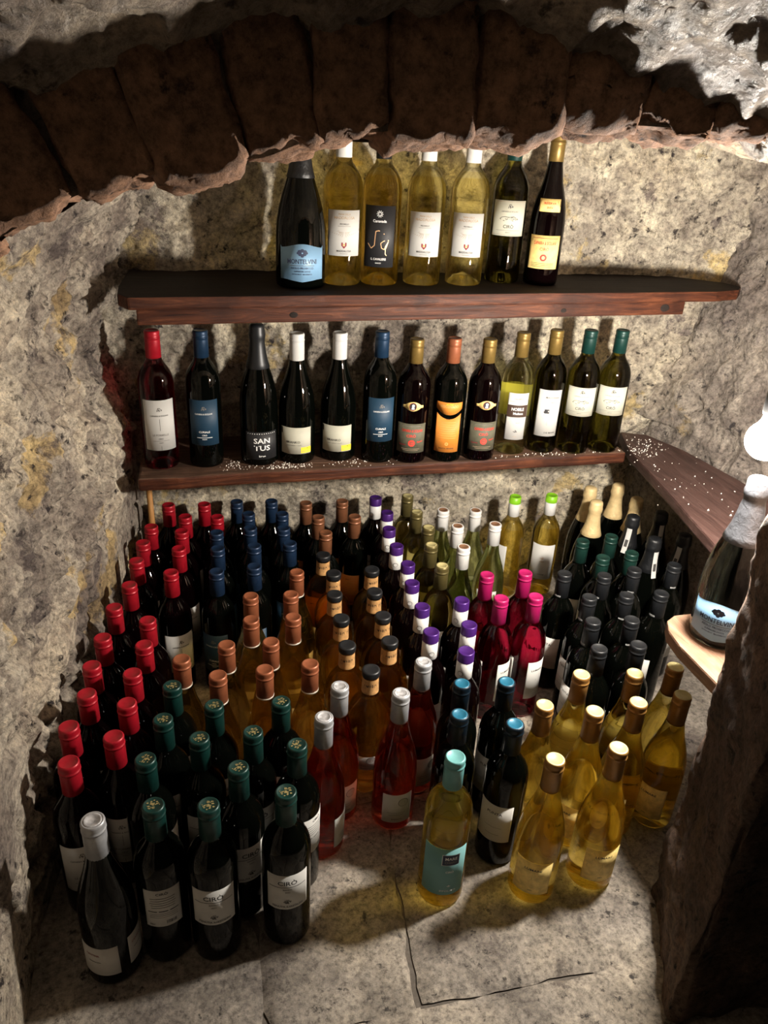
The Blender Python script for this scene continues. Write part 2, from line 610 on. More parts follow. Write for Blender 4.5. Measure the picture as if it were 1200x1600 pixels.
def slab(poly, seed):
    """irregular four-cornered slab, corners anticlockwise, rounded rough edges"""
    a, b2, c2, d2 = [Vector((p[0], p[1], 0)) for p in poly]
    n = 26
    vs, fs = [], []

    def pt(u, v):
        p = a.lerp(b2, u).lerp(d2.lerp(c2, u), v)
        return p
    for j in range(n + 1):
        for i in range(n + 1):
            u, v = i / n, j / n
            p = pt(u, v)
            e = min(u, 1 - u, v, 1 - v)
            wob = fr(p.x + seed, p.y, 0.1, 14, 5) * 0.009
            z = -0.0006 - abs(fr(p.x, p.y, seed, 14, 4)) * 0.0022 - abs(fr(p.x, p.y, seed + 3, 60, 2)) * 0.0008
            if e < 1e-6:
                p = p + Vector((wob, wob * 0.8, 0))
                z = -0.0075
            elif e < 1.5 / n:
                z -= 0.0015
            vs.append((p.x, p.y, z))
    for j in range(n):
        for i in range(n):
            q = j * (n + 1) + i
            fs.append((q, q + 1, q + n + 2, q + n + 1))
    o = mesh_obj('floor_slab', pydata('floor_slab', vs, fs), fl, M['slab'])
    return o


g = 0.0012
ROWS = [(0.10, 0.655, [(-0.42, -0.42), (0.045, 0.050), (0.270, 0.276), (0.80, 0.82), (1.45, 1.45)]),
        (0.655, 1.06, [(-0.42, -0.42), (0.050, 0.040), (0.276, 0.318), (0.74, 0.76), (1.45, 1.45)]),
        (1.06, 1.48, [(-0.42, -0.42), (0.10, 0.12), (0.55, 0.53), (1.0, 0.98), (1.45, 1.45)]),
        (1.48, 1.95, [(-0.42, -0.42), (0.02, 0.0), (0.42, 0.44), (0.9, 0.88), (1.45, 1.45)])]
sd = 0
for y0, y1, cols in ROWS:
    for (l0, l1), (r0, r1) in zip(cols, cols[1:]):
        sl = 0.018 if y0 == 0.10 else 0.0
        slab([(l0 + g, y0 + g), (r0 - g, y0 + g), (r1 - g, y1 - g - (0 if r1 < 0.3 else sl * 0)), (l1 + g, y1 - g)], sd * 3.3)
        sd += 1


# ------------------------------------------------------------------ wooden shelves
def plank_mesh(name, outline, z0, z1, nseg_noise=0.0, bev=0.004):
    bm = bmesh.new()
    lo = [bm.verts.new((p[0], p[1], z0)) for p in outline]
    f_ = bm.faces.new(lo[::-1])
    r = bmesh.ops.extrude_face_region(bm, geom=[f_])
    for e in r['geom']:
        if isinstance(e, bmesh.types.BMVert):
            e.co.z = z1
    bmesh.ops.recalc_face_normals(bm, faces=bm.faces)
    bmesh.ops.bevel(bm, geom=[e for e in bm.edges], offset=bev, segments=2, affect='EDGES', profile=0.6)
    me = bpy.data.meshes.new(name)
    bm.to_mesh(me)
    bm.free()
    return me


def edge_line(p, q, n, amp, seed):
    """a slightly wavy worn edge from p to q"""
    out = []
    for i in range(n + 1):
        t = i / n
        out.append((p[0] + (q[0] - p[0]) * t, p[1] + (q[1] - p[1]) * t + fr(t * 3 + seed, seed, 0, 2.5, 3) * amp))
    return out


S1Z, S2Z = 0.884, 0.475
sh1 = empty('wall_shelf', (0.53, 1.68, S1Z))
tag(sh1, 'upper dark wooden shelf with red-brown front edge on the back wall', 'shelf')
ol = edge_line((-0.108, 1.492), (1.19, 1.58), 14, 0.004, 1) + [(1.262, 1.600), (1.298, 1.640), (1.285, 1.69), (1.15, 1.80), (-0.118, 1.80), (-0.130, 1.60), (-0.128, 1.53)]
me = plank_mesh('shelf_board', ol, S1Z - 0.024, S1Z)
me.materials.append(M['wood_top'])
me.materials.append(M['wood_red'])
for p in me.polygons:
    if p.normal.y < -0.4 or p.normal.z < -0.6:
        p.material_index = 1
o = mesh_obj('shelf_board', me)
add_child_world(o, sh1)
ol = edge_line((-0.095, 1.502), (1.115, 1.583), 10, 0.003, 4) + [(1.115, 1.64), (-0.095, 1.57)]
o = mesh_obj('front_batten', plank_mesh('front_batten', ol, S1Z - 0.054, S1Z - 0.0245, bev=0.003), None, M['wood_red'])
add_child_world(o, sh1)
# knots and nail heads on the batten
for kx, kz, kr, km in ((0.20, 0.0, 0.006, 'wood_top'), (0.62, 0.002, 0.0045, 'wood_top'), (0.80, -0.001, 0.005, 'wood_top'), (1.06, 0.001, 0.009, 'wood_top')):
    bm = bmesh.new()
    bmesh.ops.create_uvsphere(bm, u_segments=12, v_segments=8, radius=1)
    for v in bm.verts:
        v.co = Vector((v.co.x * kr * 1.5, v.co.y * 0.0018, v.co.z * kr))
    me = bpy.data.meshes.new('knot')
    bm.to_mesh(me)
    bm.free()
    o = mesh_obj('knot', me, None, M[km])
    o.location = (kx, 1.5025 + (kx + 0.095) / 1.21 * 0.081, S1Z - 0.039 + kz)
    bpy.context.view_layer.update()
    add_child_world(o, sh1)

sh2 = empty('wall_shelf', (0.46, 1.71, S2Z))
tag(sh2, 'middle worn brown wooden shelf just above the crowd of floor bottles', 'shelf')
ol = edge_line((-0.130, 1.592), (1.060, 1.612), 14, 0.005, 9) + [(1.060, 1.78), (0.9, 1.83), (-0.125, 1.83)]
me = plank_mesh('shelf_board', ol, S2Z - 0.029, S2Z, bev=0.005)
me.materials.append(M['wood_mid'])
me.materials.append(M['wood_red'])
for p in me.polygons:
    if p.normal.y < -0.7:
        p.material_index = 1
o = mesh_obj('shelf_board', me)
add_child_world(o, sh2)

sh3 = tag(mesh_obj('side_shelf', plank_mesh('side_shelf', [(1.085, 1.635), (1.045, 1.39), (1.000, 1.150), (1.035, 1.120), (1.12, 1.13), (1.265, 1.28), (1.262, 1.43), (1.235, 1.62), (1.195, 1.735), (1.13, 1.765)], 0.442, 0.470, bev=0.005), None, M['wood_side']),
          'empty dusty dark brown plank shelf along the right wall', 'shelf')
LZ = 0.430
ol = [(0.775, 0.790), (1.18, 0.790), (1.18, 1.000), (0.86, 0.985), (0.815, 0.985), (0.792, 0.972), (0.778, 0.945), (0.772, 0.90)]
sh4 = tag(mesh_obj('corner_shelf', plank_mesh('corner_shelf', ol, LZ - 0.026, LZ, bev=0.004), None, M['wood_pale']),
          'small pale wooden shelf behind the pillar holding one sparkling wine bottle', 'shelf')


# peg propping the middle shelf
def lathe(name, prof, segs=36):
    vs, fs, rows = [], [], []
    for r, z in prof:
        if r < 1e-6:
            rows.append([len(vs)])
            vs.append((0, 0, z))
        else:
            rows.append(list(range(len(vs), len(vs) + segs)))
            vs += [(r * math.cos(2 * PI * i / segs), r * math.sin(2 * PI * i / segs), z) for i in range(segs)]
    for a, b2 in zip(rows, rows[1:]):
        for i in range(segs):
            j = (i + 1) % segs
            if len(a) == 1 and len(b2) == 1:
                continue
            if len(a) == 1:
                fs.append((a[0], b2[j], b2[i]))
            elif len(b2) == 1:
                fs.append((a[i], a[j], b2[0]))
            else:
                fs.append((a[i], a[j], b2[j], b2[i]))
    return pydata(name, vs, fs)


peg = empty('prop_stick', (-0.121, 1.775, 0.0))
tag(peg, 'thin orange-brown wooden stick with yellow tip propping the middle shelf', 'stick')
mesh_obj('stick', lathe('stick', [(0, 0), (0.008, 0), (0.0078, 0.2), (0.0065, 0.425), (0, 0.425)], 12), peg, M['peg'])
mesh_obj('stick_tip', lathe('stick_tip', [(0, 0.420), (0.0068, 0.420), (0.009, 0.433), (0.0115, 0.444), (0, 0.445)], 12), peg, M['yellow'])


# plaster crumbs fallen on the shelves
def crumbs(name, label, spots, z, n, seed):
    rr = random.Random(seed)
    vs, fs = [], []
    for _ in range(n):
        cx, cy_, sx, sy = rr.choice(spots)
        px, py = rr.gauss(cx, sx), rr.gauss(cy_, sy)
        s = rr.uniform(0.0006, 0.0022) * (1.6 if rr.random() < 0.08 else 1)
        a0 = rr.uniform(0, 6.28)
        base = len(vs)
        for k in range(3):
            vs.append((px + s * math.cos(a0 + k * 2.09), py + s * math.sin(a0 + k * 2.09), z))
        vs.append((px + s * 0.2, py, z + s * 1.2))
        fs += [(base, base + 1, base + 3), (base + 1, base + 2, base + 3), (base + 2, base, base + 3)]
    o = mesh_obj(name, pydata(name, vs, fs, False), None, M['crumb'])
    tag(o, label, 'plaster crumbs', kind='stuff')


crumbs('plaster_crumbs', 'white plaster crumbs scattered on the middle shelf between the bottles',
       [(0.08, 1.645, 0.018, 0.02), (0.17, 1.625, 0.03, 0.012), (0.20, 1.622, 0.03, 0.01), (0.37, 1.63, 0.06, 0.012), (0.88, 1.62, 0.10, 0.006)], S2Z + 0.0003, 320, 3)
crumbs('plaster_crumbs', 'white plaster crumbs scattered on the empty right side shelf',
       [(1.15, 1.66, 0.03, 0.03), (1.12, 1.45, 0.05, 0.1), (1.11, 1.62, 0.02, 0.02)], 0.4703, 150, 4)

# ------------------------------------------------------------------ lamp
lamp = empty('hanging_bulb', tuple(BULB))
tag(lamp, 'bright bare light bulb hanging at the right edge by the prosecco bottle', 'light bulb')
br = 0.030
mesh_obj('glass_globe', lathe('glass_globe', [(0, -br)] + [(br * math.sin(a), -br * math.cos(a)) for a in [PI * k / 14 for k in range(1, 12)]] + [(0.015, 0.030), (0.013, 0.040), (0, 0.040)], 28), lamp, M['bulb'])
mesh_obj('socket', lathe('socket', [(0, 0.041), (0.0155, 0.041), (0.017, 0.046), (0.017, 0.085), (0.010, 0.095), (0, 0.095)], 20), lamp, M['socket'])
mesh_obj('cable', lathe('cable', [(0, 0.094), (0.003, 0.094), (0.003, 0.385), (0, 0.385)], 8), lamp, M['socket'])


# ------------------------------------------------------------------ bottle shapes (profiles: radius, height)
def prof_bordeaux(h, R):
    k = h / 0.305
    return [(0, 0.026), (R * 0.42, 0.019), (R - 0.012, 0.0016), (R - 0.0055, 0.0), (R - 0.0015, 0.0025), (R, 0.008), (R, 0.06 * k), (R, 0.12 * k), (R, 0.185 * k),
            (R * 0.992, 0.194 * k), (R * 0.955, 0.204 * k), (R * 0.87, 0.2145 * k), (R * 0.74, 0.224 * k), (R * 0.60, 0.232 * k), (0.0180, 0.240 * k), (0.0155, 0.248 * k),
            (0.0143, 0.260 * k), (0.0140, h - 0.012), (0.0140, h - 0.004), (0, h - 0.004)]


def prof_burgundy(h, R):
    k = h / 0.30
    return [(0, 0.014), (R * 0.45, 0.010), (R - 0.010, 0.0012), (R - 0.0055, 0.0), (R - 0.0015, 0.0025), (R, 0.008), (R, 0.06 * k), (R, 0.115 * k),
            (R * 0.985, 0.135 * k), (R * 0.93, 0.155 * k), (R * 0.83, 0.174 * k), (R * 0.70, 0.192 * k), (R * 0.565, 0.209 * k), (0.0190, 0.226 * k), (0.0160, 0.243 * k),
            (0.0147, 0.258 * k), (0.0142, h - 0.012), (0.0142, h - 0.004), (0, h - 0.004)]


def prof_sparkling(h, R):
    k = h / 0.315
    return [(0, 0.016), (R * 0.45, 0.011), (R - 0.010, 0.0012), (R - 0.0055, 0.0), (R - 0.0015, 0.0025), (R, 0.008), (R, 0.06 * k), (R, 0.125 * k),
            (R * 0.985, 0.145 * k), (R * 0.93, 0.166 * k), (R * 0.83, 0.186 * k), (R * 0.70, 0.205 * k), (R * 0.56, 0.223 * k), (0.0195, 0.242 * k), (0.0165, 0.260 * k),
            (0.0150, 0.275 * k), (0.0150, h - 0.006), (0, h - 0.006)]


def prof_prosecco(h, R):
    k = h / 0.30
    return [(0, 0.016), (R * 0.45, 0.011), (R - 0.012, 0.0012), (R - 0.0065, 0.0), (R - 0.0015, 0.003), (R, 0.010), (R, 0.05 * k), (R * 0.998, 0.085 * k),
            (R * 0.985, 0.105 * k), (R * 0.945, 0.128 * k), (R * 0.86, 0.152 * k), (R * 0.74, 0.174 * k), (R * 0.60, 0.194 * k), (R * 0.485, 0.212 * k), (0.0200, 0.232 * k),
            (0.0172, 0.252 * k), (0.0155, 0.270 * k), (0.0155, h - 0.006), (0, h - 0.006)]


def prof_flask(h, R):
    return [(0, 0.010), (0.016, 0.007), (0.026, 0.0008), (0.0295, 0.0), (0.0315, 0.004), (0.032, 0.02), (0.0325, 0.07), (0.0340, 0.105), (R * 0.92, 0.135),
            (R * 0.985, 0.155), (R, 0.170), (R * 0.985, 0.184), (R * 0.92, 0.198), (R * 0.79, 0.210), (R * 0.62, 0.2195), (0.0195, 0.228), (0.0160, 0.236),
            (0.0150, 0.245), (0.0150, h - 0.012), (0, h - 0.012)]


def prof_teardrop(h, R):
    return [(0, 0.014), (R * 0.4, 0.010), (R * 0.70, 0.0012), (R * 0.80, 0.0), (R * 0.88, 0.003), (R * 0.93, 0.012), (R * 0.97, 0.04), (R, 0.075), (R, 0.105),
            (R * 0.975, 0.13), (R * 0.90, 0.152), (R * 0.78, 0.172), (R * 0.63, 0.191), (R * 0.49, 0.209), (0.0165, 0.228), (0.0148, 0.246), (0.0140, 0.262), (0.0140, h - 0.004), (0, h - 0.004)]


def rad_at(prof, z):
    pts = [(pz, pr) for pr, pz in prof[4:]]
    return interp(z, pts)


def cap_plain(h, L, r=0.0162, lip=True):
    z0 = h - L
    p = [(r - 0.0006, z0), (r, z0 + 0.0004), (r - 0.0002, h - 0.020)]
    if lip:
        p += [(r - 0.0002, h - 0.0165), (r + 0.0006, h - 0.0160), (r + 0.0006, h - 0.0145), (r - 0.0005, h - 0.0138), (r - 0.0003, h - 0.0100), (r + 0.0002, h - 0.0045)]
    p += [(r - 0.0002, h - 0.0022), (r - 0.0014, h - 0.0006), (r - 0.0026, h - 0.0002), (r - 0.0032, h - 0.0008), (0, h - 0.0008)]
    return p


def cap_foil(h, z0, prof, bulge=0.0185):
    """sparkling wine foil that hugs the neck and swells over the wired cork"""
    ps = [(rad_at(prof, z0) + 0.0012, z0), (rad_at(prof, z0) + 0.0016, z0 + 0.0006)]
    z = z0 + 0.012
    while z < h - 0.045:
        ps.append((rad_at(prof, z) + 0.0016, z))
        z += 0.012
    ps += [(0.0168, h - 0.040), (0.0170, h - 0.034), (bulge, h - 0.030), (bulge + 0.0006, h - 0.022), (bulge - 0.0006, h - 0.018), (bulge - 0.0008, h - 0.008), (bulge - 0.0022, h - 0.003), (bulge - 0.006, h - 0.0004), (0, h)]
    return ps


# ------------------------------------------------------------------ flat print wrapped round the bottle
_txt = {}


def text_geom(s, size):
    key = (s, size)
    if key not in _txt:
        cu = bpy.data.curves.new('t', 'FONT')
        cu.body = s
        cu.size = size
        cu.align_x = 'CENTER'
        cu.align_y = 'CENTER'
        cu.resolution_u = 2
        cu.offset = 0.016
        ob = bpy.data.objects.new('t', cu)
        me = bpy.data.meshes.new_from_object(ob)
        _txt[key] = ([tuple(v.co) for v in me.vertices], [tuple(p.vertices) for p in me.polygons])
        bpy.data.objects.remove(ob)
        bpy.data.curves.remove(cu)
        bpy.data.meshes.remove(me)
    return _txt[key]


class Wrap:
    """collects flat shapes (x along the girth, z up) and bends them round a profile"""

    def __init__(self, prof, off, x0=0.0, sx=1.0):
        self.prof, self.off, self.x0 = prof, off, x0
        self.vs, self.fs, self.mi, self.mats = [], [], [], []

    def _m(self, mat):
        if mat not in self.mats:
            self.mats.append(mat)
        return self.mats.index(mat)

    def _p(self, x, z, lift=0.0):
        r = rad_at(self.prof, z) + self.off + lift
        a = (x + self.x0) / rad_at(self.prof, z)
        return (r * math.sin(a), -r * math.cos(a), z)

    def geom(self, pts, faces, mat, lift=0.0):
        b0 = len(self.vs)
        self.vs += [self._p(x, z, lift) for x, z in pts]
        m_ = self._m(mat)
        for f_ in faces:
            self.fs.append(tuple(b0 + i for i in f_))
            self.mi.append(m_)

    def patch(self, x, z, w_, h_, mat, nx=None, lift=0.0, top=None, bot=None):
        nx = nx or max(2, int(w_ / 0.003))
        pts, fs = [], []
        for i in range(nx + 1):
            t = i / nx
            xx = x - w_ / 2 + w_ * t
            zt = z + h_ / 2 + (top(t) if top else 0)
            zb = z - h_ / 2 + (bot(t) if bot else 0)
            pts += [(xx, zb), (xx, zt)]
        for i in range(nx):
            fs.append((2 * i, 2 * i + 2, 2 * i + 3, 2 * i + 1))
        self.geom(pts, fs, mat, lift)

    def disc(self, x, z, r, mat, lift=0.0, n=18, rz=None):
        pts = [(x, z)] + [(x + r * math.cos(2 * PI * i / n), z + (rz or r) * math.sin(2 * PI * i / n)) for i in range(n)]
        self.geom(pts, [(0, 1 + i, 1 + (i + 1) % n) for i in range(n)], mat, lift)

    def poly(self, pts, mat, lift=0.0):
        self.geom(pts, [tuple(range(len(pts)))], mat, lift)

    def stroke(self, pts, wd, mat, lift=0.0):
        for (xa, za), (xb, zb) in zip(pts, pts[1:]):
            d = math.hypot(xb - xa, zb - za) or 1
            nx_, nz_ = -(zb - za) / d * wd / 2, (xb - xa) / d * wd / 2
            self.poly([(xa - nx_, za - nz_), (xb - nx_, zb - nz_), (xb + nx_, zb + nz_), (xa + nx_, za + nz_)], mat, lift)

    def text(self, s, x, z, size, mat, lift=0.0, wmax=None, slope=0.0):
        v, f_ = text_geom(s, 1.0)
        wid = max(p[0] for p in v) - min(p[0] for p in v)
        kx = size
        if wmax:
            kx = min(size * 1.5, wmax / wid)
        self.geom([(x + p[0] * kx, z + p[1] * size + slope * p[0] * kx) for p in v], f_, mat, lift)

    def crest(self, x, z, s, mat, seed=1):
        rr = random.Random(seed)
        for k in range(22):
            a, rr_ = rr.uniform(0, 6.28), rr.uniform(0.5, 1.0)
            self.disc(x + s * 0.85 * rr_ * math.cos(a), z + s * 0.5 * rr_ * math.sin(a), s * rr.uniform(0.08, 0.15), mat, n=6)
        self.patch(x, z + s * 0.62, s * 0.7, s * 0.14, mat, 3)
        self.disc(x, z, s * 0.26, mat, n=9)

    def micro(self, x, z, w_, n, pitch, th, mat, seed=2):
        rr = random.Random(seed)
        for k in range(n):
            ww = w_ * rr.uniform(0.75, 1.0)
            self.patch(x + (ww - w_) / 2 * 0, z - k * pitch, ww, th, mat)

    def mesh(self, name):
        me = bpy.data.meshes.new(name)
        me.from_pydata(self.vs, [], self.fs)
        for m_ in self.mats:
            me.materials.append(M[m_])
        me.polygons.foreach_set('material_index', self.mi)
        me.polygons.foreach_set('use_smooth', [True] * len(me.polygons))
        me.update()
        return me


def paper(prof, x0, z, w_, h_, mat, top=None, bot=None):
    q = Wrap(prof, 0.00035, x0)
    q.patch(0, z, w_, h_, mat, top=top, bot=bot)
    me = q.mesh('label')
    # give the paper its thickness
    bm = bmesh.new()
    bm.from_mesh(me)
    bmesh.ops.solidify(bm, geom=bm.faces[:], thickness=0.0003)
    bm.to_mesh(me)
    bm.free()
    return me


# ------------------------------------------------------------------ label designs; each returns [(part, mesh, child)]
def lab(prof, z, w_, h_, mat, draw=None, x0=0.0, name='label', top=None, bot=None):
    me = paper(prof, x0, z, w_, h_, mat, top, bot)
    child = None
    if draw:
        q = Wrap(prof, 0.0006, x0)
        draw(q, z, w_, h_)
        child = q.mesh('lettering')
    return (name, me, child)


def d_maddalosa(q, z, w_, h_):
    q.text('PIANA DELLA', 0, z + h_ * 0.41, 0.0050, 'i_tan', wmax=0.024)
    q.text('MADDALOSA', 0, z + h_ * 0.335, 0.0075, 'i_tan', wmax=0.042)
    q.text('PECORELLO', 0, z + h_ * 0.20, 0.0038, 'i_grey', wmax=0.018)
    q.patch(0, z + h_ * 0.155, 0.026, 0.0006, 'i_lightgrey')
    for s in range(-6, 7):
        if s:
            q.stroke([(s * 0.0017, z + h_ * 0.03), (s * 0.0042, z - h_ * 0.10 + abs(s) * 0.0016)], 0.0006, 'i_tan')
    for s in (-1, 1):
        q.poly([(s * 0.010, z + h_ * 0.06), (s * w_ * 0.49, z + h_ * 0.10), (s * w_ * 0.49, z + h_ * 0.05), (s * 0.014, z + h_ * 0.04)][::s], 'i_tan')
    q.poly([(-0.0052, z - h_ * 0.20), (-0.0052, z - h_ * 0.27), (0, z - h_ * 0.335), (0.0052, z - h_ * 0.27), (0.0052, z - h_ * 0.20)], 'i_wine')
    q.disc(0, z - h_ * 0.25, 0.0022, 'i_gold', 0.0002)
    q.text('MADDALOSA', 0, z - h_ * 0.39, 0.0056, 'i_grey', wmax=0.030)
    q.patch(0, z - h_ * 0.45, 0.016, 0.0008, 'i_lightgrey')


def d_cavaliere(q, z, w_, h_):
    for k in range(10):
        a = 2 * PI * k / 10
        q.stroke([(0.0022 * math.cos(a), z + h_ * 0.37 + 0.0022 * math.sin(a)), (0.0068 * math.cos(a), z + h_ * 0.37 + 0.0068 * math.sin(a))], 0.0011, 'i_white')
    q.text('Caravada', 0, z + h_ * 0.255, 0.0075, 'i_white', wmax=0.028)
    q.stroke([(-0.024, z - h_ * 0.11), (-0.016, z - h_ * 0.19), (-0.009, z - h_ * 0.14), (-0.008, z), (-0.007, z + h_ * 0.09), (-0.001, z + h_ * 0.105), (0.011, z + h_ * 0.05)], 0.0018, 'i_copper')
    q.stroke([(0.021, z - h_ * 0.05), (0.010, z - h_ * 0.06), (0.004, z - h_ * 0.10), (0.006, z - h_ * 0.18), (0.012, z - h_ * 0.20), (0.014, z - h_ * 0.15), (0.020, z - h_ * 0.07), (0.014, z - h_ * 0.20), (0.014, z - h_ * 0.27), (0.017, z - h_ * 0.30)], 0.0016, 'i_copper')
    q.text('IL CAVALIERE', 0, z - h_ * 0.365, 0.0062, 'i_white', wmax=0.032)
    q.text('BIANCO', 0, z - h_ * 0.43, 0.0032, 'i_white', wmax=0.012)


def d_montelvini(q, z, w_, h_):
    for cx, cz, cr in ((0, 0.36, 0.0042), (-0.0055, 0.335, 0.0040), (0.0055, 0.335, 0.0040), (-0.0048, 0.265, 0.0034), (0.0048, 0.265, 0.0034), (0, 0.225, 0.0036), (-0.0088, 0.30, 0.0024), (0.0088, 0.30, 0.0024), (0, 0.29, 0.004)):
        q.disc(cx, z + h_ * cz, cr, 'i_navy', n=9)
    q.disc(0, z + h_ * 0.30, 0.0016, 'p_sky', 0.0002, n=8)
    q.text('MONTELVINI', 0, z + h_ * 0.04, 0.0125, 'i_navy', wmax=0.060)
    q.patch(0, z - h_ * 0.075, 0.05, 0.0009, 'i_grey')
    q.text('ASOLO PROSECCO', 0, z - h_ * 0.155, 0.0058, 'i_navy', wmax=0.046)
    q.text('SUPERIORE DOCG', 0, z - h_ * 0.25, 0.0042, 'i_navy', wmax=0.032)
    q.text('EXTRA BRUT  MILLESIMATO', 0, z - h_ * 0.335, 0.0032, 'i_navy', wmax=0.040)


def d_ciro_white(q, z, w_, h_):
    q.crest(0, z + h_ * 0.33, 0.007, 'i_grey', 5)
    q.text('CAPARRA & SICILIANI', 0, z + h_ * 0.19, 0.0042, 'i_lightgrey', wmax=0.036)
    pts = [(-0.020, z - h_ * 0.02), (-0.016, z + h_ * 0.03), (-0.008, z + h_ * 0.05), (0.0, z + h_ * 0.03), (0.009, z + h_ * 0.06), (0.020, z - h_ * 0.02), (0.008, z - h_ * 0.06), (-0.010, z - h_ * 0.07), (-0.020, z - h_ * 0.02)]
    q.stroke(pts, 0.0011, 'i_grey')
    rr = random.Random(3)
    for k in range(16):
        xx = rr.uniform(-0.017, 0.017)
        q.stroke([(xx, z + rr.uniform(-0.004, 0.003)), (xx + rr.uniform(0.002, 0.006), z + rr.uniform(-0.004, 0.004))], 0.0007, 'i_grey')
    q.text('CIRÒ', 0, z - h_ * 0.235, 0.0095, 'i_grey', wmax=0.022)
    q.patch(0, z - h_ * 0.34, 0.052, 0.0006, 'i_lightgrey')
    q.text('BIANCO', 0, z - h_ * 0.40, 0.003, 'i_lightgrey', wmax=0.010)
    for zz in (0.47, -0.465):
        q.patch(0, z + h_ * zz, w_ * 0.96, 0.0006, 'i_tan')


def d_caparra_old(q, z, w_, h_):
    q.patch(0, z + h_ * 0.42, w_ * 0.8, 0.0009, 'i_wine')
    q.text('CAPARRA & SICILIANI', 0, z + h_ * 0.27, 0.0095, 'i_red', wmax=0.050)
    q.text('CIRÒ', 0, z + h_ * 0.09, 0.0090, 'i_red', wmax=0.020)
    q.disc(0, z - h_ * 0.16, 0.0075, 'i_red')
    q.disc(0, z - h_ * 0.16, 0.0036, 'p_parch', 0.0002)
    for k in range(3):
        q.patch(0, z - h_ * (0.33 + 0.05 * k), w_ * 0.7, 0.0008, 'i_brown')


def d_caparra_neck(q, z, w_, h_):
    q.text('RISERVA', 0, z + h_ * 0.14, 0.006, 'i_red', wmax=0.026)
    q.text('DUCA', 0, z - h_ * 0.18, 0.0055, 'i_red', wmax=0.012)


def d_caparra_drab(q, z, w_, h_):
    q.patch(0, z + h_ * 0.42, w_ * 0.6, 0.0007, 'i_lightgrey')
    q.text('CAPARRA & SICILIANI', 0.002, z + h_ * 0.26, 0.0095, 'i_brightred', wmax=0.050)
    q.text('CIRÒ', 0.0, z + h_ * 0.08, 0.0090, 'i_brightred', wmax=0.022)
    q.disc(0.002, z - h_ * 0.16, 0.0082, 'i_brightred')
    q.disc(0.002, z - h_ * 0.16, 0.0040, 'p_drab', 0.0002)
    q.disc(0.002, z - h_ * 0.16, 0.0024, 'i_brightred', 0.0004)
    q.text('Riserva', 0.022, z - h_ * 0.11, 0.0062, 'i_red', wmax=0.014, slope=0.15)
    q.text('Superiore', -0.020, z - h_ * 0.22, 0.0052, 'i_wine', wmax=0.016)
    q.patch(0, z - h_ * 0.36, w_ * 0.6, 0.0007, 'i_tan')
    q.patch(0, z - h_ * 0.41, w_ * 0.5, 0.0006, 'i_tan')


def d_cameo(q, z, w_, h_):
    q.disc(0, z, 0.0085, 'i_wine', rz=0.0095)
    q.disc(0, z, 0.0072, 'i_black', 0.0002, rz=0.0082)
    q.disc(0.0005, z + 0.0024, 0.0032, 'i_white', 0.0004, n=10)
    q.poly([(-0.0035, z - 0.0065), (0.0035, z - 0.0065), (0.002, z + 0.001), (-0.002, z + 0.001)], 'i_white', 0.0004)


def d_formelle(q, z, w_, h_):
    q.crest(0, z + h_ * 0.31, 0.0075, 'i_lightgrey', 5)
    q.text('CAPARRA & SICILIANI', 0, z + h_ * 0.195, 0.0046, 'i_grey', wmax=0.038)
    q.patch(0, z + h_ * 0.02, 0.0006, h_ * 0.24, 'i_grey', 1)
    q.text('LE FORMELLE', 0, z - h_ * 0.19, 0.0062, 'i_lightgrey', wmax=0.034)
    q.text('CIRÒ', 0, z - h_ * 0.265, 0.0040, 'i_grey', wmax=0.010)
    q.patch(0, z - h_ * 0.305, 0.036, 0.0006, 'i_grey')
    q.text('ROSATO', 0, z - h_ * 0.345, 0.0028, 'i_grey', wmax=0.008)
    q.patch(0, z - h_ * 0.45, 0.0006, h_ * 0.08, 'i_grey', 1)


def d_curiale(q, z, w_, h_):
    q.crest(0, z + h_ * 0.31, 0.0075, 'i_lightgrey', 5)
    q.text('CAPARRA & SICILIANI', 0, z + h_ * 0.195, 0.0050, 'i_white', wmax=0.038)
    q.text('CURIALE', 0, z - h_ * 0.20, 0.0062, 'i_white', wmax=0.024)
    q.text('CIRÒ', 0, z - h_ * 0.275, 0.0050, 'i_white', wmax=0.011)
    q.patch(0, z - h_ * 0.325, 0.034, 0.0011, 'i_white')
    q.text('ROSATO', 0, z - h_ * 0.365, 0.0036, 'i_white', wmax=0.010)


def d_santus(q, z, w_, h_):
    for k in range(13):
        q.disc(-0.032 + k * 0.0053, z + h_ * 0.44, 0.0011, 'i_white', n=6)
    q.text('SAN', 0, z + h_ * 0.17, 0.0170, 'i_white', wmax=0.037)
    q.text('TUS', 0, z - h_ * 0.09, 0.0170, 'i_white', wmax=0.037)
    q.text('brut', 0, z - h_ * 0.38, 0.0060, 'i_white', wmax=0.016)


def d_branko(q, z, w_, h_):
    q.patch(-w_ * 0.46, z + h_ * 0.36, w_ * 0.06, h_ * 0.22, 'i_grey', 1)
    q.text('BRANKO', -0.006, z - h_ * 0.05, 0.0072, 'i_black', wmax=0.032)
    q.text('PINOT GRIGIO COLLIO', -0.004, z - h_ * 0.17, 0.0034, 'i_lightgrey', wmax=0.034)
    q.patch(w_ * 0.33, z - h_ * 0.355, w_ * 0.34, h_ * 0.22, 'p_yellow')
    q.text('BRANKO', w_ * 0.33, z - h_ * 0.40, 0.0055, 'i_gold', 0.0002, wmax=w_ * 0.28)
    q.disc(w_ * 0.36, z - h_ * 0.29, 0.0012, 'i_black', 0.0002, n=6)


def d_vescovado(q, z, w_, h_):
    q.text('VESCOVADO', 0, z - h_ * 0.12, 0.0085, 'i_gold', wmax=0.043)
    q.text('dal 1925', 0, z + h_ * 0.22, 0.0040, 'p_yellow', wmax=0.016)


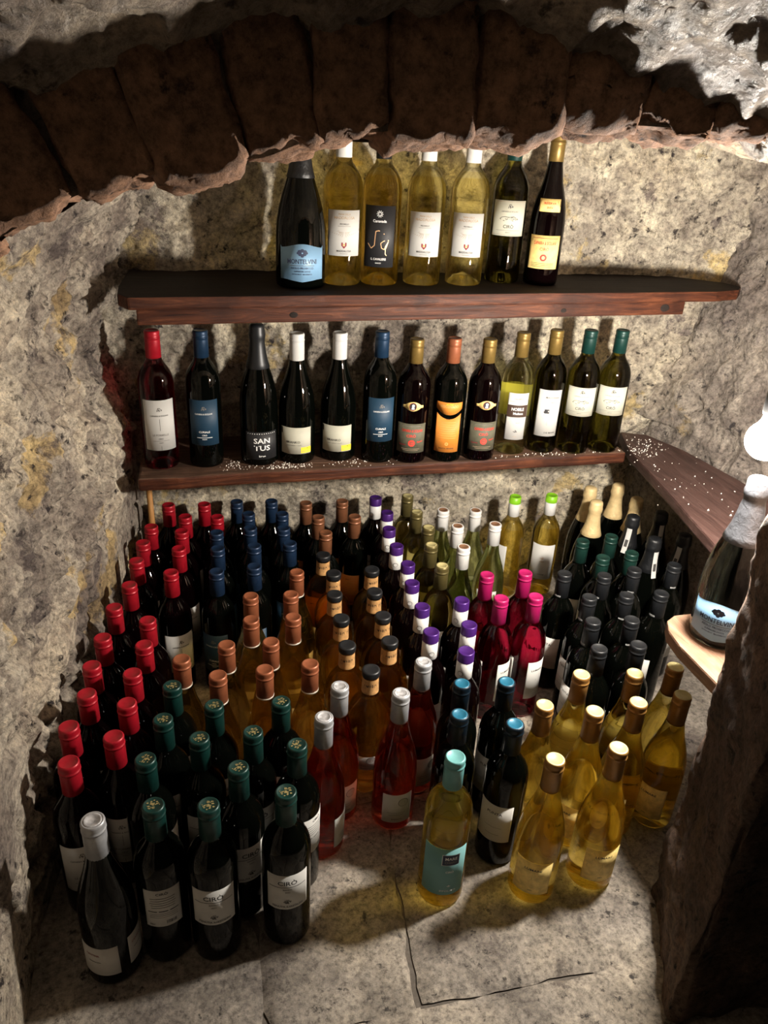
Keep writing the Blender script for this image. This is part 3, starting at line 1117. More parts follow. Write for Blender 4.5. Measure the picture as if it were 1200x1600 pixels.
def d_vescovado2(q, z, w_, h_):
    q.text('ROSSO', 0, z + h_ * 0.36, 0.0034, 'i_brown', wmax=0.010)
    q.micro(0, z + h_ * 0.28, w_ * 0.74, 8, h_ * 0.058, 0.0008, 'i_gold', 4)
    q.disc(0, z - h_ * 0.28, 0.0040, 'i_gold')
    q.disc(0, z - h_ * 0.28, 0.0026, 'p_orange', 0.0002)
    q.text('SANTA VENERE', 0, z - h_ * 0.40, 0.0045, 'i_brown', wmax=0.036)


def d_nobile(q, z, w_, h_):
    q.text('CALABRIA', 0, z + h_ * 0.38, 0.0055, 'i_lightgrey', wmax=0.022)
    q.patch(0, z + h_ * 0.325, w_ * 0.8, 0.0006, 'i_lightgrey')
    q.patch(0, z + h_ * 0.12, w_ * 0.97, h_ * 0.26, 'i_brown')
    q.text('NOBILE', 0, z + h_ * 0.16, 0.0105, 'i_white', 0.0002, wmax=0.030)
    q.text('Melissa', 0.002, z + h_ * 0.07, 0.0078, 'i_white', 0.0002, wmax=0.024)
    q.text('BIANCO', 0.004, z - h_ * 0.13, 0.0030, 'i_lightgrey', wmax=0.010)
    q.crest(0, z - h_ * 0.32, 0.0060, 'i_grey', 8)
    q.patch(0, z - h_ * 0.43, 0.010, 0.0007, 'i_tan')


def d_madonna(q, z, w_, h_):
    q.text('MADONNA', 0.006, z + h_ * 0.34, 0.0068, 'i_grey', wmax=0.034)
    q.text('MARINA', 0.012, z + h_ * 0.24, 0.0040, 'i_lightgrey', wmax=0.018)
    q.patch(-0.004, z + h_ * 0.045, 0.0115, 0.0105, 'i_black', 3)
    q.disc(-0.0095, z + h_ * 0.03, 0.0024, 'i_black', n=8)
    q.patch(-0.0005, z + h_ * 0.05, 0.0018, 0.0035, 'p_white', 1, 0.0002)
    q.stroke([(-w_ * 0.49, z - h_ * 0.06), (-0.010, z - h_ * 0.035), (0.004, z - h_ * 0.01), (w_ * 0.48, z + h_ * 0.10)], 0.0007, 'i_black')
    for k in range(4):
        q.stroke([(-w_ * 0.40 + k * 0.004, z - h_ * (0.05 + 0.015 * k)), (0.0, z - h_ * (0.16 + 0.03 * k)), (w_ * 0.45, z - h_ * (0.20 - 0.05 * k))], 0.0005, 'i_lightgrey')
    q.text('DE MARE', 0.010, z - h_ * 0.42, 0.0058, 'i_grey', wmax=0.028)


def d_ciro_red(q, z, w_, h_):
    q.text('CIRÒ', 0, z + h_ * 0.27, 0.0125, 'i_black', wmax=0.030)
    q.patch(0, z + h_ * 0.16, w_ * 0.88, 0.0011, 'i_grey')
    q.text('BIANCO', 0, z + h_ * 0.09, 0.0040, 'i_grey', wmax=0.014)
    q.text('2022', 0, z + h_ * 0.01, 0.0036, 'i_grey', wmax=0.008)
    q.crest(0, z - h_ * 0.28, 0.0075, 'i_grey', 6)
    q.text('TENUTA IUZZOLINI', 0, z - h_ * 0.42, 0.0055, 'i_grey', wmax=0.050)


def d_backlabel(q, z, w_, h_):
    q.text('CIRÒ', 0, z + h_ * 0.40, 0.0070, 'i_black', wmax=0.018)
    q.micro(0, z + h_ * 0.28, w_ * 0.82, 5, h_ * 0.062, 0.0011, 'i_grey', 4)
    for k in (-1, 0, 1):
        q.patch(k * w_ * 0.29, z - h_ * 0.075, w_ * 0.24, 0.0018, 'i_black')
    q.micro(0, z - h_ * 0.14, w_ * 0.8, 3, h_ * 0.05, 0.0008, 'i_lightgrey', 5)
    rr = random.Random(2)
    for k in range(12):
        q.patch(w_ * 0.06 + k * 0.0013, z - h_ * 0.38, rr.choice((0.0004, 0.0008)), 0.007, 'i_black', 1)
    q.text('750ml', -w_ * 0.33, z - h_ * 0.43, 0.0040, 'i_grey', wmax=0.008)


def d_mare(q, z, w_, h_):
    q.patch(0.010, z + h_ * 0.27, 0.0300, 0.0250, 'i_white')
    q.patch(0.010, z + h_ * 0.27, 0.0282, 0.0232, 'i_navy', None, 0.0002)
    q.text('MARE', 0.010, z + h_ * 0.30, 0.0092, 'i_white', 0.0004, wmax=0.020)
    q.text('CHIARO', 0.010, z + h_ * 0.225, 0.0070, 'i_lightgrey', 0.0004, wmax=0.020)
    q.text('CIRÒ', 0.010, z + h_ * 0.01, 0.0060, 'i_white', wmax=0.014)
    q.crest(0.011, z - h_ * 0.30, 0.0035, 'i_white', 3)
    q.text('IPPOLITO', 0.010, z - h_ * 0.41, 0.0058, 'i_white', wmax=0.028)


def d_small_red(q, z, w_, h_):
    q.text('CANTINA', -0.008, z + h_ * 0.22, 0.0060, 'i_wine', wmax=0.022)
    q.patch(-0.006, z - h_ * 0.02, 0.020, 0.0012, 'i_black')


def d_lum(q, z, w_, h_):
    q.text('LUMARE', 0, z + h_ * 0.27, 0.0070, 'i_grey', wmax=0.030)
    q.stroke([(-w_ * 0.4, z), (0, z + 0.002), (w_ * 0.4, z - 0.003)], 0.0007, 'i_grey')
    q.stroke([(-w_ * 0.4, z - 0.004), (0, z - 0.001), (w_ * 0.4, z - 0.007)], 0.0007, 'i_grey')
    q.text('2022', 0, z - h_ * 0.38, 0.0030, 'i_grey', wmax=0.008)


def d_lime(q, z, w_, h_):
    q.stroke([(-0.012, z + h_ * 0.40), (0, z + h_ * 0.385), (0.012, z + h_ * 0.37)], 0.0005, 'i_tan')
    q.crest(0, z + h_ * 0.12, 0.0080, 'i_tan', 9)
    q.crest(0, z + h_ * 0.02, 0.0070, 'i_tan', 12)
    q.text('CRITONE', 0, z - h_ * 0.36, 0.0048, 'i_grey', wmax=0.022)


def d_pescanera(q, z, w_, h_):
    q.text('PUNTA', 0, z + h_ * 0.28, 0.0080, 'i_grey', wmax=0.028)
    q.patch(0, z - h_ * 0.1, w_ * 0.5, 0.0008, 'i_lightgrey')
    q.patch(0, z - h_ * 0.3, w_ * 0.4, 0.0008, 'i_lightgrey')


def d_rose(q, z, w_, h_):
    q.disc(w_ * 0.18, z + h_ * 0.22, 0.010, 'i_lightgrey')
    q.disc(w_ * 0.18, z + h_ * 0.22, 0.0088, 'p_white', 0.0002)
    q.crest(w_ * 0.18, z + h_ * 0.22, 0.005, 'i_lightgrey', 4)
    q.patch(-0.002, z - h_ * 0.15, w_ * 0.6, 0.0008, 'i_lightgrey')
    q.patch(-0.002, z - h_ * 0.22, w_ * 0.5, 0.0008, 'i_lightgrey')
    q.text('ROSATO', 0, z - h_ * 0.38, 0.0042, 'i_grey', wmax=0.020)


# ------------------------------------------------------------------ kinds of bottle
KIT = {}


def kind(key, obname, prof, body_mat, caps, labels=(), segs=36):
    """caps: list of (part name, lathe profile, material); labels: results of lab()"""
    parts = [('glass_body', lathe('glass_body', prof, segs), M[body_mat], None)]
    for nm, p, mt in caps:
        parts.append((nm, lathe(nm, p, 24), M[mt], None))
    for nm, me, child in labels:
        parts.append((nm, me, None, child))
    KIT[key] = (obname, parts, prof)


def crest_disc(h, mat, r=0.0122, seed=1):
    """gold crest pressed on the top of a capsule"""
    rr = random.Random(seed)
    vs, fs = [], []
    for k in range(34):
        a, q = rr.uniform(0, 6.28), rr.uniform(0, r * 0.74)
        cx, cy_, s = q * math.cos(a), q * math.sin(a), rr.uniform(0.0008, 0.0019)
        b0 = len(vs)
        n = 6
        vs += [(cx + s * math.cos(2 * PI * i / n), cy_ + s * rr.uniform(0.5, 1) * math.sin(2 * PI * i / n), h - 0.0005 + 0.00001 * k) for i in range(n)]
        fs.append(tuple(b0 + i for i in range(n)))
    return ('cap_crest', pydata('cap_crest', vs, fs), mat)


def top_disc(h, r=0.0130):
    return [(r, h - 0.0007), (r - 0.0004, h - 0.0002), (r * 0.8, h - 0.0001), (r * 0.78, h - 0.0004), (0, h - 0.0004)]


def strip_label(prof, z0, z1, mat, x0, wd):
    q = Wrap([(r + 0.0022, z) for r, z in prof], 0.0004, x0)
    n = 8
    for k in range(n):
        q.patch(0, z0 + (z1 - z0) * (k + 0.5) / n, wd, (z1 - z0) / n, mat, 3)
    q.patch(0, z0 + (z1 - z0) * 0.35, wd * 0.6, (z1 - z0) * 0.25, 'i_grey', 2, 0.0002)
    q.patch(0, z0 + (z1 - z0) * 0.92, wd * 0.8, (z1 - z0) * 0.08, 'i_black', 2, 0.0002)
    return ('neck_strip', q.mesh('neck_strip'), None)


PB = prof_bordeaux
# ---- shelf bottles
p = PB(0.298, 0.0403)
kind('maddalosa', 'wine_bottle', p, 'g_white', [('capsule', cap_plain(0.298, 0.055), 'c_white')], [lab(p, 0.104, 0.072, 0.088, 'p_white', d_maddalosa)])
p = PB(0.298, 0.0403)
kind('cavaliere', 'wine_bottle', p, 'g_gold', [('capsule', cap_plain(0.298, 0.055), 'c_black')], [lab(p, 0.098, 0.068, 0.120, 'p_black', d_cavaliere)])
p = PB(0.305, 0.0388)
kind('ciro', 'wine_bottle', p, 'g_olivedark', [('capsule', cap_plain(0.305, 0.055), 'c_green')], [lab(p, 0.137, 0.078, 0.072, 'p_cream', d_ciro_white)])
p = prof_burgundy(0.305, 0.0385)
kind('caparra_old', 'wine_bottle', p, 'g_plum', [('capsule', cap_plain(0.305, 0.052), 'c_gold')],
     [lab(p, 0.072, 0.072, 0.070, 'p_parch', d_caparra_old), lab(p, 0.168, 0.048, 0.026, 'p_parch', d_caparra_neck, name='neck_label')])
p = prof_prosecco(0.30, 0.050)
kw = dict(top=lambda t: 0.004 * math.cos((t - 0.5) * 2 * PI) * (1 if abs(t - 0.5) < 0.5 else 0), bot=lambda t: -0.0045 * max(0, 1 - abs(t - 0.5) * 3))
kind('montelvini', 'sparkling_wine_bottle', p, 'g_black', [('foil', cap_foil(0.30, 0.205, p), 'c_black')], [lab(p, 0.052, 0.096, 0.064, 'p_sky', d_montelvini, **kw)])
kind('montelvini_lit', 'sparkling_wine_bottle', p, 'g_lit', [('foil', cap_foil(0.30, 0.190, p), 'c_greyfoil')], [lab(p, 0.052, 0.096, 0.064, 'p_sky', d_montelvini, **kw)])  # same bottle near the bulb; its light is put into paler glass and foil
p = PB(0.305, 0.038)
kind('formelle', 'wine_bottle', p, 'g_deeprose', [('capsule', cap_plain(0.305, 0.058), 'c_red')], [lab(p, 0.105, 0.072, 0.115, 'p_white', d_formelle)])
kind('curiale', 'wine_bottle', p, 'g_black', [('capsule', cap_plain(0.305, 0.058), 'c_blue')], [lab(p, 0.108, 0.068, 0.105, 'p_blue', d_curiale), lab(p, 0.10, 0.05, 0.085, 'p_grey', None, x0=0.115, name='back_label')])
p = prof_sparkling(0.318, 0.043)
kind('santus', 'sparkling_wine_bottle', p, 'g_black', [('foil', cap_foil(0.318, 0.222, p, 0.0178), 'c_charcoal')], [lab(p, 0.050, 0.078, 0.066, 'p_black', d_santus, bot=None)])
p = prof_burgundy(0.297, 0.0415)
kind('branko', 'wine_bottle', p, 'g_black', [('capsule', cap_plain(0.297, 0.066, 0.0166), 'c_white')], [lab(p, 0.058, 0.076, 0.064, 'p_cream', d_branko)])
p = PB(0.290, 0.0385)
kind('caparra_drab', 'wine_bottle', p, 'g_plum', [('capsule', cap_plain(0.290, 0.055), 'c_gold')],
     [lab(p, 0.064, 0.074, 0.072, 'p_drab', d_caparra_drab),
      lab(p, 0.142, 0.050, 0.006, 'p_parch', d_cameo, name='cameo_label', top=lambda t: 0.008 * max(0, 1 - (abs(t - 0.5) * 2.6) ** 2), bot=lambda t: -0.008 * max(0, 1 - (abs(t - 0.5) * 2.6) ** 2))])
p = PB(0.292, 0.039)
kind('vescovado', 'wine_bottle', p, 'g_black', [('capsule', cap_plain(0.292, 0.060), 'c_copper')],
     [lab(p, 0.142, 0.066, 0.016, 'p_orange', d_vescovado, name='top_label', bot=lambda t: -0.014 * (1 - (abs(t - 0.5) * 2) ** 2)),
      lab(p, 0.075, 0.062, 0.096, 'p_orange', d_vescovado2, top=lambda t: -0.013 * (1 - (abs(t - 0.5) * 2) ** 2))])
p = PB(0.297, 0.0385)
kind('nobile', 'wine_bottle', p, 'g_clear', [('capsule', cap_plain(0.297, 0.058), 'c_gold')],
     [lab(p, 0.100, 0.052, 0.118, 'p_white', d_nobile), lab(p, 0.125, 0.055, 0.080, 'p_yg', None, x0=0.121, name='back_label')])
p = PB(0.302, 0.0385)
kind('madonna', 'wine_bottle', p, 'g_olivedark', [('capsule', cap_plain(0.302, 0.058), 'c_gold')], [lab(p, 0.105, 0.060, 0.118, 'p_white', d_madonna)])
# ---- floor bottles
p = PB(0.305, 0.0373)
wl_ = lab(p, 0.110, 0.072, 0.100, 'p_white', d_formelle)
kind('red', 'wine_bottle', p, 'g_plum', [('capsule', cap_plain(0.305, 0.058), 'c_red')], [wl_])
kind('navy', 'wine_bottle', p, 'g_black', [('capsule', cap_plain(0.305, 0.058), 'c_navy')], [lab(p, 0.108, 0.068, 0.100, 'p_blue', d_curiale)])
p = PB(0.30, 0.0375)
kind('orange', 'wine_bottle', p, 'g_black', [('capsule', cap_plain(0.30, 0.060), 'c_brown')], [lab(p, 0.100, 0.062, 0.090, 'p_orange', d_vescovado2)])
p = prof_burgundy(0.30, 0.0405)
kind('copper', 'wine_bottle', p, 'g_copper', [('capsule', cap_plain(0.30, 0.058), 'c_copper'), ('capsule_ring', [(0.0158, 0.2395), (0.0166, 0.240), (0.0166, 0.2425), (0.0158, 0.243)], 'c_ring')],
     [lab(p, 0.062, 0.064, 0.070, 'p_grey', d_rose)])
p = prof_flask(0.285, 0.0418)
kind('amber', 'spirit_bottle', p, 'g_amber', [('stopper', [(0, 0.262), (0.0150, 0.2715), (0.0168, 0.272), (0.0172, 0.274), (0.0172, 0.282), (0.0164, 0.2845), (0.013, 0.285), (0.012, 0.2846), (0, 0.2846)], 'c_charcoal')],
     [lab(p, 0.080, 0.056, 0.034, 'p_grey', d_rose)])
q = Wrap([(max(r, 0.0151), z) for r, z in p], 0.0004)
q.patch(0, 0.2525, 0.080, 0.033, 'c_kraft', 26)
q.text('AMARO', 0.0, 0.2535, 0.0135, 'i_brown', 0.0004, wmax=0.026)
q.patch(0, 0.2425, 0.076, 0.0012, 'i_brown', 26, 0.0004)
q.text('DI ERBE', 0.028, 0.2535, 0.012, 'i_brown', 0.0004, wmax=0.022)
q.text('SILA', -0.028, 0.2535, 0.0125, 'i_brown', 0.0004, wmax=0.020)
KIT['amber'][1].append(('neck_wrapper', q.mesh('neck_wrapper'), None, None))
p = PB(0.305, 0.0375)
kind('purple', 'wine_bottle', p, 'g_plum', [('capsule', cap_plain(0.305, 0.021, 0.0166, False), 'c_purple'), ('capsule_band', [(0.0156, 0.243), (0.0162, 0.2434), (0.0160, 0.2845), (0.0150, 0.285)], 'c_white')],
     [lab(p, 0.105, 0.060, 0.085, 'p_grey', d_lum)])
q = Wrap([(0.0165, 0), (0.0165, 0.01), (0.0165, 0.02), (0.0165, 0.03), (0.0165, 0.04), (0.0165, 0.3)], 0.0002)
q.disc(0, 0.260, 0.0056, 'i_grey')
q.disc(0, 0.260, 0.0046, 'c_white', 0.0002)
KIT['purple'][1].append(('capsule_seal', q.mesh('capsule_seal'), None, None))
kind('olive', 'wine_bottle', p, 'g_olive', [('capsule', cap_plain(0.305, 0.058), 'c_olive'), ('cap_top', top_disc(0.305), 'c_goldtop')], [lab(p, 0.105, 0.060, 0.085, 'p_grey', d_lum)])
p = prof_teardrop(0.295, 0.0415)
kind('white', 'wine_bottle', p, 'g_green', [('capsule', cap_plain(0.295, 0.058), 'c_white'), ('cap_top', top_disc(0.295, 0.0118), 'c_cork')], [lab(p, 0.085, 0.055, 0.060, 'p_grey', d_lum)])
p = PB(0.305, 0.0375)
kind('lime', 'wine_bottle', p, 'g_gold', [('capsule', cap_plain(0.305, 0.020, 0.0160, False), 'c_lime'), ('capsule_band', [(0.0152, 0.247), (0.0158, 0.2474), (0.0156, 0.2855), (0.0150, 0.286)], 'c_white')],
     [lab(p, 0.110, 0.070, 0.110, 'p_white', d_lime)])
p = prof_sparkling(0.315, 0.0435)
kind('cream', 'sparkling_wine_bottle', p, 'g_black', [('foil', cap_foil(0.315, 0.215, p), 'c_cream')], [lab(p, 0.075, 0.07, 0.07, 'p_cream', d_lum)])
kind('blackspark', 'sparkling_wine_bottle', p, 'g_black', [('foil', cap_foil(0.315, 0.225, p), 'c_black')],
     [lab(p, 0.075, 0.07, 0.07, 'p_black', d_santus), strip_label(p, 0.215, 0.292, 'p_white', 0.004, 0.013)])
p = PB(0.305, 0.0373)
kind('darkgreen', 'wine_bottle', p, 'g_black', [('capsule', cap_plain(0.305, 0.058), 'c_dkgreen')], [lab(p, 0.115, 0.072, 0.080, 'p_cream', d_ciro_white)])
p = PB(0.305, 0.0377)
kind('charcoal', 'wine_bottle', p, 'g_black', [('capsule', cap_plain(0.305, 0.060), 'c_charcoal')], [lab(p, 0.105, 0.066, 0.085, 'p_grey', d_pescanera)])
q = Wrap([(0.0163, 0), (0.0163, 0.01), (0.0163, 0.02), (0.0163, 0.03), (0.0163, 0.04), (0.0163, 0.3)], 0.0003)
q.text('ROCCO', 0, 0.2505, 0.0052, 'i_white', wmax=0.014)
KIT['charcoal'][1].append(('capsule_lettering', q.mesh('capsule_lettering'), None, None))
kind('magenta', 'wine_bottle', p, 'g_magenta', [('capsule', cap_plain(0.305, 0.062), 'c_magenta')], [lab(p, 0.105, 0.048, 0.100, 'p_white', d_lum, x0=0.018), lab(p, 0.105, 0.040, 0.100, 'p_grey', d_backlabel, x0=-0.062, name='back_label')])
p = prof_burgundy(0.30, 0.0405)
kind('gold', 'wine_bottle', p, 'g_gold', [('capsule', cap_plain(0.30, 0.062), 'c_amberfoil'), ('cap_top', top_disc(0.30, 0.0150), 'c_goldtop')], [lab(p, 0.065, 0.066, 0.075, 'p_parch', d_lum)])
p = PB(0.305, 0.0377)
kind('teal', 'wine_bottle', p, 'g_black', [('capsule', cap_plain(0.305, 0.060), 'c_teal'), ('cap_top', top_disc(0.305, 0.0135), 'c_tealtop')], [lab(p, 0.105, 0.066, 0.085, 'p_grey', d_pescanera)])
p = PB(0.31, 0.0395)
kind('mare', 'wine_bottle', p, 'g_gold', [('capsule', cap_plain(0.31, 0.060, 0.0165), 'c_aqua')], [lab(p, 0.090, 0.078, 0.110, 'p_aqua', d_mare)])
p = prof_burgundy(0.30, 0.0405)
kind('silver', 'wine_bottle', p, 'g_rose', [('capsule', cap_plain(0.30, 0.060), 'c_silver'), ('cap_top', top_disc(0.30, 0.0125), 'c_silvertop')],
     [lab(p, 0.058, 0.058, 0.070, 'p_white', d_rose)])
p = PB(0.305, 0.0382)
kind('emblem', 'wine_bottle', p, 'g_black', [('capsule', cap_plain(0.305, 0.060), 'c_green')],
     [lab(p, 0.130, 0.068, 0.076, 'p_white', d_ciro_red), lab(p, 0.130, 0.056, 0.080, 'p_white', d_backlabel, x0=0.120, name='back_label')])
nm, me, mt = crest_disc(0.305, None)
me.materials.append(M['i_crest'])
KIT['emblem'][1].append((nm, me, None, None))
p = prof_burgundy(0.31, 0.0415)
kind('silverwhite', 'wine_bottle', p, 'g_black', [('capsule', cap_plain(0.31, 0.068, 0.0168), 'c_silver'), ('cap_top', top_disc(0.31, 0.0128), 'c_silvertop')],
     [lab(p, 0.058, 0.062, 0.062, 'p_grey', d_small_red, x0=-0.010), lab(p, 0.062, 0.05, 0.060, 'p_grey', d_small_red, x0=0.062, name='back_label')])


def place(key, xy, z, label, cat, group, turn=0.0, lean=None):
    obname, parts, prof = KIT[key]
    face = -math.atan2(xy[0], xy[1])
    e = empty(obname, (xy[0], xy[1], z), face + math.radians(turn))
    if lean:
        e.rotation_euler = (Matrix.Rotation(lean[0], 3, 'Y') @ Matrix.Rotation(lean[1], 3, 'X') @ Matrix.Rotation(face + math.radians(turn), 3, 'Z')).to_euler()
    tag(e, label, cat, group)
    for nm, me, mat, child in parts:
        o = mesh_obj(nm, me, e, mat)
        if child is not None:
            mesh_obj('lettering', child, o)
    return e


WB, SB = 'wine bottle', 'sparkling wine'
G1, G2, GF = 'bottles on the upper shelf', 'bottles on the middle shelf', 'bottles crowded on the niche floor'
# upper shelf
for key, xy, turn, label, cat in (
    ('montelvini', (0.227, 1.6155), 4, 'black prosecco bottle with sky-blue label at the left end of the upper shelf', SB),
    ('maddalosa', (0.3185, 1.6513), 6, 'white-labelled pale wine bottle beside the blue-labelled prosecco on the upper shelf', WB),
    ('cavaliere', (0.401, 1.6539), -4, 'golden wine bottle with tall black label and copper line drawing, upper shelf', WB),
    ('maddalosa', (0.4965, 1.6563), 2, 'white-labelled pale wine bottle just right of the black-labelled one, upper shelf', WB),
    ('maddalosa', (0.5935, 1.6587), 2, 'white-labelled pale wine bottle just left of the green-capped one, upper shelf', WB),
    ('ciro', (0.697, 1.690), 4, 'dark bottle with green capsule and cream label on the upper shelf', WB),
    ('caparra_old', (0.7795, 1.6619), 2, 'dark red wine bottle with yellow parchment label, rightmost on the upper shelf', WB),
):
    place(key, xy, S1Z, label, cat, G1, turn)
# middle shelf
for key, xy, turn, label, cat in (
    ('formelle', (-0.0788, 1.673), 2, 'rosé bottle with red capsule and white label, leftmost on the middle shelf', WB),
    ('curiale', (0.0205, 1.672), -4, 'dark bottle with petrol-blue label and blue capsule beside the red-capped rosé', WB),
    ('santus', (0.1406, 1.6738), 8, 'black sparkling bottle with large white letters SAN TUS on black label', SB),
    ('branko', (0.2276, 1.6731), -4, 'white-capped dark bottle with cream label, left one of the two on middle shelf', WB),
    ('branko', (0.3249, 1.6767), -4, 'white-capped dark bottle with cream label, right one of the two on middle shelf', WB),
    ('curiale', (0.4160, 1.6520), 10, 'dark bottle with petrol-blue label between white-capped and gold-capped bottles, middle shelf', WB),
    ('caparra_drab', (0.4945, 1.6419), 2, 'gold-capped red wine bottle with drab label, just left of the orange-labelled bottle', WB),
    ('vescovado', (0.5821, 1.6388), 4, 'dark bottle with orange two-piece label and copper capsule on the middle shelf', WB),
    ('caparra_drab', (0.6665, 1.6357), 14, 'gold-capped red wine bottle with drab label, just right of the orange-labelled bottle', WB),
    ('nobile', (0.7608, 1.6646), 14, 'clear glass bottle of pale wine with white and brown label, middle shelf', WB),
    ('madonna', (0.8460, 1.6659), 12, 'dark bottle with tall white label showing a small black house, middle shelf', WB),
    ('ciro', (0.9255, 1.6492), 6, 'green-capped bottle with cream label, second from right on the middle shelf', WB),
    ('ciro', (1.0078, 1.6474), 8, 'green-capped bottle with cream label, rightmost on the middle shelf', WB),
):
    place(key, xy, S2Z, label, cat, G2, turn)
# corner shelf
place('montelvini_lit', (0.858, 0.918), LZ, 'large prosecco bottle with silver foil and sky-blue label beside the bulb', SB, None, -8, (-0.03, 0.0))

# ------------------------------------------------------------------ floor bottles (metres, measured from the room)
POS = {
'red': [(-0.08,1.808),(-0.0396,1.7383),(0.008,1.8),(0.037,1.725),(-0.0484,1.6627),(-0.119,1.696),(-0.135,1.619),(-0.055,1.58),(-0.146,1.539),(-0.072,1.478),(-0.156,1.44),(-0.1812,1.36),(-0.115,1.304),(-0.195,1.26),(-0.119,1.225),(-0.207,1.1774),(-0.136,1.144),(-0.208,1.1012),(-0.141,1.065),(-0.228,1.024),(-0.1571,0.9886),(-0.2191,0.9442)],
'navy': [(0.0899,1.8042),(0.1141,1.732),(0.178,1.796),(0.197,1.7205),(0.032,1.645),(0.112,1.6558),(0.191,1.6445),(0.031,1.568),(0.114,1.568),(0.1964,1.5683),(0.024,1.467),(0.106,1.476)],
'orange': [(0.266,1.783),(0.362,1.782),(0.285,1.7),(0.377,1.691),(0.2897,1.6164)],
'copper': [(0.1963,1.4459),(0.172,1.3594),(0.0891,1.3662),(0.166,1.2764),(0.0829,1.2811),(0.0305,1.2062),(0.1135,1.2018),(-0.0519,1.1765),(0.0106,1.1189),(0.0938,1.121),(0.177,1.1231)],
'amber': [(0.2709,1.5374),(0.2802,1.4527),(0.3691,1.4555),(0.2675,1.3684),(0.3552,1.3652),(0.265,1.278),(0.3517,1.2733),(0.2597,1.187),(0.3449,1.1872),(0.289,1.106)],
'purple': [(0.452,1.78),(0.4618,1.6914),(0.446,1.606),(0.443,1.52),(0.4479,1.4355),(0.4358,1.3558),(0.4323,1.2637),(0.4253,1.1758),(0.522,1.273),(0.508,1.186),(0.474,1.105)],
'olive': [(0.54,1.78),(0.5387,1.685),(0.545,1.599),(0.5265,1.5127),(0.523,1.416)],
'white': [(0.6175,1.7046),(0.7028,1.6908),(0.627,1.613),(0.6075,1.5083),(0.7272,1.6092)],
'lime': [(0.834,1.738),(0.939,1.732)],
'cream': [(1.0628,1.7461),(1.0362,1.6609),(1.1528,1.7529),(1.1602,1.6641)],
'blackspark': [(1.0926,1.5666),(1.1814,1.5754),(1.083,1.4467),(1.172,1.4523)],
'darkgreen': [(0.905,1.478),(0.989,1.489),(0.916,1.395),(0.997,1.404)],
'charcoal': [(0.791,1.341),(0.879,1.319),(0.963,1.332),(1.07,1.336),(0.802,1.241),(0.888,1.235),(0.97,1.23),(0.767,1.157),(0.851,1.148),(0.735,1.069),(0.819,1.0666)],
'magenta': [(0.612,1.363),(0.702,1.358),(0.6085,1.267),(0.6855,1.262)],
'gold': [(0.667,1.007),(0.7697,0.9924),(0.5632,0.9403),(0.644,0.91),(0.7333,0.9176),(0.8576,0.9963),(0.8244,0.92),(0.641,0.821),(0.526,0.817)],
'teal': [(0.435,1.015),(0.405,0.939),(0.5168,1.0057),(0.49,0.9)],
'mare': [(0.365,0.842)],
'silver': [(0.2192,1.0514),(0.1786,0.9788),(0.322,1.015),(0.386,1.093)],
'emblem': [(-0.0681,1.0975),(-0.082,1.0152),(0.0004,1.035),(0.1118,1.0242),(-0.0255,0.9612),(0.0591,0.96),(0.1252,0.9183),(-0.1068,0.9301),(0.0307,0.8871),(-0.0929,0.8362),(-0.0161,0.8218),(0.096,0.826)],
'silverwhite': [(-0.173,0.82)],
}
ORD = ['', 'second', 'third', 'fourth', 'fifth', 'sixth', 'seventh', 'eighth', 'ninth', 'tenth']


def column(words, idxs, where):
    n = len(idxs)
    for k, i in enumerate(idxs):
        if n == 1:
            s = ''
        elif k == 0:
            s = 'rearmost '
        elif k == n - 1:
            s = 'frontmost '
        else:
            s = ORD[k] + ' from back '
        yield i, '%s, %s%s' % (words, s, where)


def row(words, idxs, where):
    n = len(idxs)
    for k, i in enumerate(idxs):
        s = 'leftmost ' if k == 0 else ('rightmost ' if k == n - 1 else ORD[k] + ' from left ')
        yield i, '%s, %s%s' % (words, s, where)


def one(words, i, where):
    yield i, words + ', ' + where


LAB = {}


def lay(key, *gens):
    LAB[key] = {}
    for g_ in gens:
        for i, s in g_:
            LAB[key][i] = s


W_ = 'red-capped dark floor bottle'
lay('red', column(W_, [5, 6, 8, 10, 11, 13, 15, 17, 19, 21], 'in the column against the left wall'),
    column(W_, [0, 1, 4, 7, 9, 12, 14, 16, 18, 20], 'in the second column from the left wall'),
    column(W_, [2, 3], 'of two beside the navy caps at the back wall'))
W_ = 'navy-capped dark floor bottle'
lay('navy', column(W_, [4, 7, 10], 'in the navy column next to the red caps'), column(W_, [0, 1, 5, 8, 11], 'in the middle navy column'),
    column(W_, [2, 3, 6, 9], 'in the right navy column next to copper-brown caps'))
W_ = 'black floor bottle with copper-brown capsule'
lay('orange', column(W_, [0, 2, 4], 'in the column beside the navy caps'), column(W_, [1, 3], 'in the column beside the purple caps'))
W_ = 'amber wine bottle with ringed copper capsule'
lay('copper', column(W_, [0, 1, 3], 'in the column beside the flasks'), column(W_, [2, 4], 'in the short column behind the front rows'),
    row(W_, [5, 6], 'of the pair in the second row'), row(W_, [7, 8, 9, 10], 'in their front row'))
W_ = 'round amber flask with black stopper and kraft neck'
lay('amber', column(W_, [0, 1, 3, 5, 7], 'in left column'), column(W_, [2, 4, 6, 8], 'in right column'), one(W_, 9, 'alone in front among silver caps'))
W_ = 'plum bottle with purple-and-white capsule'
lay('purple', column(W_, [0, 1, 2, 3, 4, 5, 6, 7], 'in the long purple column'), column(W_, [8, 9, 10], 'in the short column by magenta caps'))
lay('olive', column('olive glass bottle with olive-gold capsule', [0, 1, 2, 3, 4], 'of the five in one column'))
W_ = 'pale green teardrop bottle with white capsule'
lay('white', column(W_, [0, 2, 3], 'in the column by olive-gold caps'), column(W_, [1, 4], 'in the column nearer the lime-green caps'))
lay('lime', row('golden wine bottle with lime-green-topped white capsule', [0, 1], 'of the two at the back wall'))
